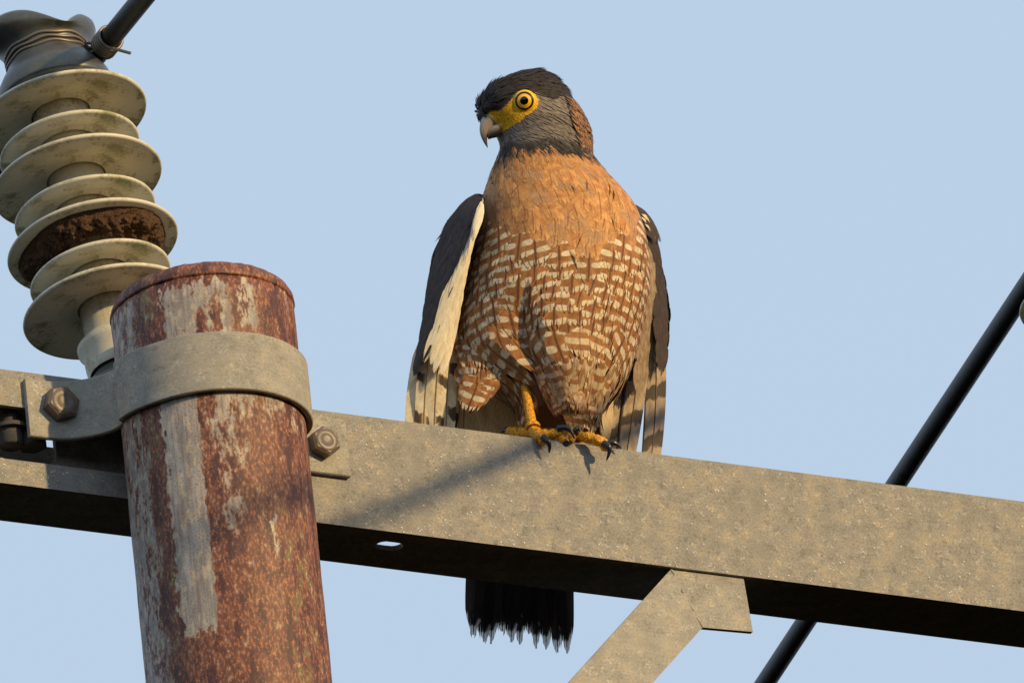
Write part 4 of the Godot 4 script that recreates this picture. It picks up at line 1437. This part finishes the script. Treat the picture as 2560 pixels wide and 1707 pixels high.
# a sheet between two lines, bulging along out; used as the wing's skin under its feathers
func sheet(s: Shape, a: Array, b: Array, bulge: float, out: Vector3, rows: int, cols: int, cell: int) -> void:
	var g := []
	for j in rows + 1:
		var line := []
		for k in cols + 1:
			line.append(sheet_at(a, b, bulge, out, j / float(rows), k / float(cols)))
		g.append(line)
	for j in rows + 1:
		for k in cols + 1:
			var nn: Vector3 = (g[min(j + 1, rows)][k] - g[max(j - 1, 0)][k]).cross(g[j][min(k + 1, cols)] - g[j][max(k - 1, 0)])
			if nn.dot(out) < 0.0:
				nn = -nn
			s.vert(g[j][k], nn.normalized(), atlas_uv(cell, 0.1 + 0.5 * j / rows, -0.8 + 1.6 * k / cols))
	for j in rows:
		for k in cols:
			var q := j * (cols + 1) + k
			s.quad(q, q + 1, q + cols + 2, q + cols + 1)

func sheet_at(a: Array, b: Array, bulge: float, out: Vector3, v: float, u: float) -> Vector3:
	return curve_at(a, v).lerp(curve_at(b, v), u) + out * bulge * (1.0 - pow(2.0 * u - 1.0, 2.0))

func sheet_feathers(s: Shape, a: Array, b: Array, bulge: float, out: Vector3, rows: int, cols: int, len_: float, width: float, cell: int, cells_: int, fray: float, lift: float, v_from := 0.0, v_to := 1.0) -> void:
	for j in rows:
		for k in cols:
			var v := lerpf(v_to, v_from, (j + 0.5) / rows) + rng.randf_range(-0.012, 0.012)
			var u := (k + 0.5 + 0.5 * (j % 2) - 0.25) / cols + rng.randf_range(-0.03, 0.03)
			var q := sheet_at(a, b, bulge, out, v, u)
			var ahead := sheet_at(a, b, bulge, out, minf(v + 0.06, 1.0), u)
			if ahead.distance_to(q) < 0.001:
				continue
			var dir := (ahead - q).normalized()
			var l := len_ * rng.randf_range(0.85, 1.15)
			var c := cell + rng.randi() % cells_
			var wide := width * clampf(curve_at(a, v).distance_to(curve_at(b, v)) / 0.014, 0.25, 1.0)
			blade(s, q + out * 0.001, q + dir * l * 0.5 + out * (0.002 + lift * 0.5), q + dir * l + out * lift, out, wide * rng.randf_range(0.85, 1.15), 6, 6, fray, func(aa: float, t: float) -> Vector2: return atlas_uv(c, aa, t), shade_jitter(0.12), 0.18, 0.66)

func long_feather(parent: Node, called: String, root: Vector3, mid: Vector3, tip: Vector3, face: Vector3, width: float, col: int, fray := 0.012, tint := Color.WHITE, blunt := 0.93, strips := 10, mat: Material = null) -> void:
	var s := Shape.new()
	blade(s, root, mid, tip, face, width, strips, 22, fray, func(a: float, t: float) -> Vector2: return flight_uv(col, a, t), tint, 0.14, blunt)
	# the shaft
	var pts := []
	var rad := []
	for k in 12:
		var a := k / 11.0 * 0.97
		var q := root.lerp(mid, a).lerp(mid.lerp(tip, a), a)
		pts.append(q + face * 0.14 * width * 0.5)
		rad.append(lerpf(0.0011, 0.0004, a))
	s.tube(pts, rad, 6)
	for k in range(s.u.size() - 12 * 7, s.u.size()):
		s.u[k] = flight_uv(col, 0.2, 0.0)
	part(called, s, mat if mat != null else quill, parent)

func eagle_wings(o: Node3D) -> void:
	end_pinch = 0.6
	# ---- wing on the viewer's left
	var outer := [Vector3(-0.0412, 0.2869, 0.0150), Vector3(-0.0503, 0.2820, 0.0050), Vector3(-0.0634, 0.2721, -0.0120), Vector3(-0.0755, 0.2509, -0.0280), Vector3(-0.0850, 0.2193, -0.0380), Vector3(-0.0919, 0.1842, -0.0450), Vector3(-0.0988, 0.1443, -0.0500)]
	var border := [Vector3(-0.0491, 0.2691, 0.0440), Vector3(-0.0558, 0.2517, 0.0460), Vector3(-0.0639, 0.2295, 0.0440), Vector3(-0.0790, 0.1964, 0.0340), Vector3(-0.0881, 0.1773, 0.0260), Vector3(-0.1005, 0.1434, 0.0140), Vector3(-0.1127, 0.1164, 0.0040)]
	var inner := [Vector3(-0.0504, 0.2611, 0.0500), Vector3(-0.0540, 0.2472, 0.0500), Vector3(-0.0610, 0.2270, 0.0460), Vector3(-0.0701, 0.1946, 0.0340), Vector3(-0.0785, 0.1652, 0.0220), Vector3(-0.0852, 0.1343, 0.0100), Vector3(-0.0918, 0.1040, 0.0020)]
	var s := Shape.new()
	var left_out := Vector3(-0.80, 0.1, 0.59).normalized()
	sheet(s, outer, border, 0.006, left_out, 24, 8, DARK)
	# back of the wing, closing it towards the bird's back
	var rear := [Vector3(-0.0177, 0.3102, -0.0300), Vector3(-0.0197, 0.3135, -0.0600), Vector3(-0.0267, 0.3012, -0.0850), Vector3(-0.0370, 0.2788, -0.1000), Vector3(-0.0454, 0.2514, -0.1050), Vector3(-0.0540, 0.2117, -0.1050), Vector3(-0.0661, 0.1695, -0.1000)]
	sheet(s, rear, outer, 0.010, Vector3(-0.8, 0, -0.6), 24, 8, DARK)
	var wing := part("wing", s, plume, o)
	s = Shape.new()
	sheet(s, border, inner, 0.004, Vector3(-0.2, -0.1, 0.97).normalized(), 24, 6, CREAM)
	part("wing_lining", s, plume, wing)
	s = Shape.new()
	sheet_feathers(s, outer, border, 0.006, left_out, 18, 6, 0.036, 0.015, DARK, 4, 0.02, 0.0008)
	sheet_feathers(s, rear, outer, 0.010, Vector3(-0.8, 0, -0.6).normalized(), 14, 6, 0.04, 0.018, DARK, 4, 0.02, 0.001)
	stuff(part("covert_plumage", s, plume, wing))
	s = Shape.new()
	sheet_feathers(s, border, inner, 0.004, Vector3(-0.2, -0.1, 0.97).normalized(), 16, 3, 0.036, 0.010, CREAM, 2, 0.03, 0.001, 0.05, 0.62)
	sheet_feathers(s, border, inner, 0.004, Vector3(-0.2, -0.1, 0.97).normalized(), 10, 4, 0.046, 0.010, CREAM, 4, 0.02, 0.001, 0.50, 0.86)
	stuff(part("lining_plumage", s, plume, wing))
	var front := Vector3(-0.25, -0.15, 0.95).normalized()
	long_feather(wing, "flight_feather", Vector3(-0.0535, 0.1915, -0.0350), Vector3(-0.0623, 0.1178, -0.0550), Vector3(-0.0853, -0.1126, -0.0750), Vector3(0.1, -0.1, 1).normalized(), 0.032, 3, 0.06, Color(0.8, 0.74, 0.68))
	long_feather(wing, "flight_feather", Vector3(-0.0603, 0.1939, -0.0300), Vector3(-0.0677, 0.1202, -0.0500), Vector3(-0.0787, -0.0042, -0.0660), Vector3(0.25, -0.1, 1).normalized(), 0.026, 3, 0.02, Color(0.8, 0.76, 0.7))
	long_feather(wing, "flight_feather", Vector3(-0.0986, 0.1588, -0.0100), Vector3(-0.1246, 0.0930, -0.0260), Vector3(-0.1245, 0.0159, -0.0480), front, 0.021, 0)
	long_feather(wing, "flight_feather", Vector3(-0.0829, 0.1668, 0.0040), Vector3(-0.0893, 0.1021, -0.0140), Vector3(-0.0922, 0.0240, -0.0440), front, 0.020, 2)
	long_feather(wing, "flight_feather", Vector3(-0.0974, 0.1529, 0.0020), Vector3(-0.1169, 0.0930, -0.0160), Vector3(-0.1138, 0.0199, -0.0460), front, 0.020, 1)
	long_feather(wing, "flight_feather", Vector3(-0.0900, 0.1588, 0.0100), Vector3(-0.1050, 0.0941, -0.0080), Vector3(-0.1040, 0.0278, -0.0420), front, 0.021, 0)

	# ---- wing on the viewer's right
	var r_in := [Vector3(0.1126, 0.2798, 0.0120), Vector3(0.1231, 0.2627, 0.0100), Vector3(0.1289, 0.2435, 0.0040), Vector3(0.1314, 0.2228, -0.0040), Vector3(0.1339, 0.1982, -0.0140), Vector3(0.1355, 0.1702, -0.0220), Vector3(0.1372, 0.1421, -0.0300)]
	var r_out := [Vector3(0.1193, 0.2896, -0.0120), Vector3(0.1326, 0.2800, -0.0220), Vector3(0.1429, 0.2639, -0.0340), Vector3(0.1482, 0.2442, -0.0440), Vector3(0.1540, 0.2200, -0.0540), Vector3(0.1557, 0.1923, -0.0600), Vector3(0.1508, 0.1592, -0.0640)]
	var r_back := [Vector3(0.1189, 0.3054, -0.0400), Vector3(0.1329, 0.3059, -0.0700), Vector3(0.1430, 0.2912, -0.0900), Vector3(0.1456, 0.2714, -0.1000), Vector3(0.1485, 0.2440, -0.1050), Vector3(0.1496, 0.2117, -0.1050), Vector3(0.1494, 0.1770, -0.1000)]
	var r_face := Vector3(0.45, 0.05, 0.89).normalized()
	s = Shape.new()
	sheet(s, r_in, r_out, 0.005, r_face, 24, 6, DARK)
	sheet(s, r_out, r_back, 0.008, Vector3(0.7, 0, -0.7), 24, 6, DARK)
	var wing2 := part("wing", s, plume, o)
	s = Shape.new()
	sheet_feathers(s, r_in, r_out, 0.005, r_face, 14, 3, 0.034, 0.013, DARK, 4, 0.02, 0.0006)
	sheet_feathers(s, r_out, r_back, 0.008, Vector3(0.7, 0, -0.7).normalized(), 14, 6, 0.036, 0.016, DARK, 4, 0.02, 0.001)
	# pale tips near the shoulder
	for k in 7:
		var v := rng.randf_range(0.10, 0.34)
		var q := sheet_at(r_in, r_out, 0.005, r_face, v, rng.randf_range(0.0, 0.35))
		var c := CREAM + rng.randi() % 2
		blade(s, q + r_face * 0.003, q + Vector3(0.002, -0.004, 0.002) + r_face * 0.004, q + Vector3(0.004, -0.009, 0.0) + r_face * 0.004, r_face, 0.0034, 3, 4, 0.2, func(aa: float, t: float) -> Vector2: return atlas_uv(c, aa, t), shade_jitter(0.1) * Color(0.75, 0.72, 0.68), 0.2, 0.6)
	stuff(part("covert_plumage", s, plume, wing2))
	s = Shape.new()
	# pale underwing between the belly and the dark edge
	var l_in := [Vector3(0.1215, 0.2344, 0.0120), Vector3(0.1231, 0.2098, 0.0020), Vector3(0.1211, 0.1813, -0.0100), Vector3(0.1173, 0.1527, -0.0220), Vector3(0.1144, 0.1242, -0.0340)]
	var l_out := [Vector3(0.1300, 0.2446, -0.0040), Vector3(0.1342, 0.2180, -0.0140), Vector3(0.1358, 0.1895, -0.0260), Vector3(0.1371, 0.1619, -0.0400), Vector3(0.1345, 0.1323, -0.0500)]
	sheet(s, l_in, l_out, 0.003, r_face, 20, 5, PALE)
	sheet_feathers(s, l_in, l_out, 0.003, r_face, 11, 3, 0.036, 0.013, PALE, 4, 0.08, 0.001)
	stuff(part("lining_plumage", s, plume, wing2))
	long_feather(wing2, "flight_feather", Vector3(0.1116, 0.1790, -0.0750), Vector3(0.0995, 0.1171, -0.0900), Vector3(0.0906, 0.0162, -0.1050), Vector3(0.0, -0.1, 1).normalized(), 0.036, 6)
	long_feather(wing2, "flight_feather", Vector3(0.1229, 0.1816, -0.0600), Vector3(0.1099, 0.1148, -0.0850), Vector3(0.0952, 0.0188, -0.1000), Vector3(0.15, -0.1, 1).normalized(), 0.032, 5)
	long_feather(wing2, "flight_feather", Vector3(0.1340, 0.1965, -0.0500), Vector3(0.1284, 0.1273, -0.0800), Vector3(0.1020, 0.0139, -0.1000), Vector3(0.2, -0.1, 1).normalized(), 0.024, 6)
	long_feather(wing2, "flight_feather", Vector3(0.1427, 0.2045, -0.0560), Vector3(0.1549, 0.1252, -0.0850), Vector3(0.1288, 0.0068, -0.1050), Vector3(0.2, -0.1, 1).normalized(), 0.024, 4)

func eagle_tail(o: Node3D) -> void:
	var s := Shape.new()
	# pale fluffy feathers under the tail, behind the legs
	for k in 46:
		var f := rng.randf()
		var u := rng.randf()
		var root := Vector3(-0.0562, 0.1424, -0.0450).lerp(Vector3(0.0886, 0.1466, -0.0500), u) + Vector3(0, -0.02 * f, -0.012 * f)
		var tip := Vector3(-0.0575, 0.0272, -0.0700).lerp(Vector3(0.0774, 0.0260, -0.0850), u) + Vector3(rng.randf_range(-0.006, 0.006), 0.02 - 0.05 * f, -0.006 * f)
		var c := CREAM + rng.randi() % 2
		blade(s, root, root.lerp(tip, 0.5) + Vector3(0, 0, 0.012), tip, Vector3(0, -0.2, 1).normalized(), rng.randf_range(0.022, 0.034), 8, 8, 0.10, func(aa: float, t: float) -> Vector2: return atlas_uv(c, aa, t), shade_jitter(0.10) * Color(0.82, 0.72, 0.62), 0.2, 0.7)
	var tail := part("tail", s, plume, o)
	stuff(tail)
	end_pinch = 0.85
	var rectrix := quill.duplicate()
	rectrix.backlight = Color(0.9, 0.9, 0.9)
	for k in 11:
		var u := k / 10.0
		var side := absf(u - 0.5) * 2.0
		var root := Vector3(-0.0205, 0.1134, -0.0850).lerp(Vector3(0.0447, 0.1165, -0.0900), u)
		var tip := Vector3(-0.0610, -0.1450, -0.1250).lerp(Vector3(0.0339, -0.1488, -0.1300), u) + Vector3(rng.randf_range(-0.002, 0.002), rng.randf_range(-0.014, 0.008), -0.0016 * (k % 2) - 0.004 * (1.0 - side))
		var mid := Vector3(-0.0470, -0.0095, -0.1150).lerp(Vector3(0.0425, -0.0122, -0.1180), u) + Vector3(0, 0, -0.0016 * (k % 2))
		long_feather(tail, "tail_feather", root, mid, tip, Vector3((u - 0.5) * 0.4, 0, 1).normalized(), 0.022, 7, 0.030, shade_jitter(0.12), 0.90, 7, rectrix)

func eagle_legs(o: Node3D) -> void:
	var horn := plain(rgb(38, 38, 42), 0.26)
	var scale_mat := plain(Color.WHITE, 0.5)
	scale_mat.albedo_texture = picture(128, 128, func(x: int, y: int) -> Color:
		var g := cells.get_noise_2d(x * 0.085, y * 0.085)
		var n := fine.get_noise_2d(x * 0.05, y * 0.05)
		return rgb(246, 186, 18).lerp(rgb(226, 144, 10), clampf(0.5 + n, 0, 1)).lerp(rgb(118, 62, 14), 1.0 - smoothstep(-0.95, -0.72, g)))
	scale_mat.uv1_scale = Vector3(1, 40, 1)
	bump(scale_mat, noise_map(0.05, 2, FastNoiseLite.TYPE_CELLULAR, 256, 9), 0.06)
	var toe_rad := [0.0062, 0.0072, 0.0066, 0.0073, 0.0064, 0.0066, 0.0052]
	var feet := [
		{
			"shank": [Vector3(-0.0180, 0.0754, 0.0120), Vector3(-0.0171, 0.0574, 0.0140), Vector3(-0.0173, 0.0384, 0.0180), Vector3(-0.0168, 0.0208, 0.0220)],
			"toes": [
				[Vector3(-0.0173, 0.0160, 0.0240), Vector3(-0.0174, 0.0072, 0.0360), Vector3(-0.0167, -0.0006, 0.0450), Vector3(-0.0150, -0.0064, 0.0470)],
				[Vector3(-0.0156, 0.0150, 0.0240), Vector3(-0.0085, 0.0097, 0.0300), Vector3(-0.0003, 0.0088, 0.0330), Vector3(0.0072, 0.0094, 0.0340)],
				[Vector3(-0.0165, 0.0189, 0.0180), Vector3(-0.0233, 0.0232, 0.0060), Vector3(-0.0285, 0.0290, -0.0040), Vector3(-0.0317, 0.0334, -0.0120)],
			],
			"talons": [
				[Vector3(-0.0154, -0.0035, 0.0500), Vector3(-0.0124, -0.0093, 0.0540), Vector3(-0.0105, -0.0146, 0.0530), Vector3(-0.0106, -0.0200, 0.0490)],
				[Vector3(0.0048, 0.0127, 0.0380), Vector3(0.0105, 0.0118, 0.0420), Vector3(0.0162, 0.0075, 0.0430), Vector3(0.0196, -0.0007, 0.0420)],
				[Vector3(-0.0316, 0.0344, -0.0120), Vector3(-0.0340, 0.0373, -0.0160), Vector3(-0.0364, 0.0377, -0.0190), Vector3(-0.0386, 0.0358, -0.0200)],
			],
		},
		{
			"shank": [Vector3(0.0289, 0.0604, 0.0040), Vector3(0.0271, 0.0437, 0.0080), Vector3(0.0260, 0.0286, 0.0140), Vector3(0.0268, 0.0154, 0.0200)],
			"toes": [
				[Vector3(0.0269, 0.0115, 0.0220), Vector3(0.0332, 0.0043, 0.0360), Vector3(0.0425, -0.0015, 0.0420), Vector3(0.0504, -0.0101, 0.0430)],
				[Vector3(0.0251, 0.0115, 0.0220), Vector3(0.0175, 0.0046, 0.0320), Vector3(0.0123, 0.0026, 0.0340), Vector3(0.0088, 0.0031, 0.0340)],
				[Vector3(0.0284, 0.0135, 0.0200), Vector3(0.0394, 0.0107, 0.0220), Vector3(0.0511, 0.0059, 0.0240), Vector3(0.0602, 0.0021, 0.0240)],
				[Vector3(0.0284, 0.0174, 0.0140), Vector3(0.0342, 0.0243, 0.0040), Vector3(0.0413, 0.0312, -0.0080), Vector3(0.0463, 0.0352, -0.0160)],
			],
			"talons": [
				[Vector3(0.0478, -0.0082, 0.0470), Vector3(0.0509, -0.0131, 0.0510), Vector3(0.0514, -0.0194, 0.0500), Vector3(0.0489, -0.0262, 0.0460)],
				[Vector3(0.0114, 0.0021, 0.0340), Vector3(0.0137, -0.0013, 0.0360), Vector3(0.0179, -0.0002, 0.0340), Vector3(0.0221, 0.0032, 0.0310)],
				[Vector3(0.0594, 0.0031, 0.0260), Vector3(0.0633, 0.0022, 0.0280), Vector3(0.0672, 0.0003, 0.0280), Vector3(0.0711, -0.0036, 0.0270)],
				[Vector3(0.0250, 0.0115, 0.0300), Vector3(0.0241, 0.0139, 0.0330), Vector3(0.0263, 0.0154, 0.0340), Vector3(0.0281, 0.0115, 0.0340)],
			],
		},
	]
	for f in feet:
		var s := Shape.new()
		var pts := []
		var rad := []
		for k in 13:
			pts.append(curve_at(f["shank"], k / 12.0))
			rad.append(lerpf(0.0044, 0.0054, k / 12.0) + 0.0003 * sin(k * 2.4) + (0.0022 if k > 10 else 0.0))
		s.tube(pts, rad, 18)
		var leg := part("leg", s, scale_mat, o)
		for t in f["toes"]:
			s = Shape.new()
			pts = []
			rad = []
			for k in 19:
				pts.append(curve_at(t, k / 18.0))
				rad.append(lerpf(0.0058, 0.0046, k / 18.0) + 0.0007 * sin(k * 1.15))
			for k in 4:
				var a := (k + 1) / 4.0
				pts.append(pts[18] + (pts[18] - pts[17]).normalized() * 0.0042 * sin(a * PI / 2))
				rad.append(0.0046 * cos(a * PI / 2 * 0.97))
			s.tube(pts, rad, 16)
			part("toe", s, scale_mat, leg)
		for t in f["talons"]:
			s = Shape.new()
			pts = []
			rad = []
			for k in 17:
				pts.append(curve_at(t, k / 16.0))
				rad.append(0.0040 * pow(1.0 - k / 16.5, 0.75) + 0.00015)
			s.tube(pts, rad, 14, 0.85)
			part("talon", s, horn, leg)
	end_pinch = 0.3
	# feathered thighs closing on the shanks
	var s := Shape.new()
	for e in [[Vector3(0.0237, 0.0842, 0.0250), Vector3(0.0265, 0.0335, 0.0140), 0.036, 120], [Vector3(0.0478, 0.0869, 0.0200), Vector3(0.0401, 0.0287, 0.0040), 0.034, 80]]:
		for k in e[3]:
			var a := rng.randf_range(-2.0, 2.0)
			var d := Vector3(sin(a), 0, cos(a))
			var h := rng.randf()
			var root: Vector3 = e[0].lerp(e[1], h * 0.55) + d * e[2] * (1.0 - 0.55 * h)
			var tip: Vector3 = e[1] + Vector3(0, 0.012 * (1.0 - h), 0) + d * rng.randf_range(0.007, 0.014)
			var c: int = (BAR if rng.randf() < 0.5 else FLUFF) + rng.randi() % 4
			var mid: Vector3 = root.lerp(tip, 0.5) + d * 0.006
			blade(s, root, mid, tip, d, rng.randf_range(0.008, 0.018), 6, 6, 0.25, func(aa: float, t: float) -> Vector2: return atlas_uv(c, aa, t), shade_jitter(0.14), 0.2, 0.7)
	stuff(part("thigh_plumage", s, plume, o))
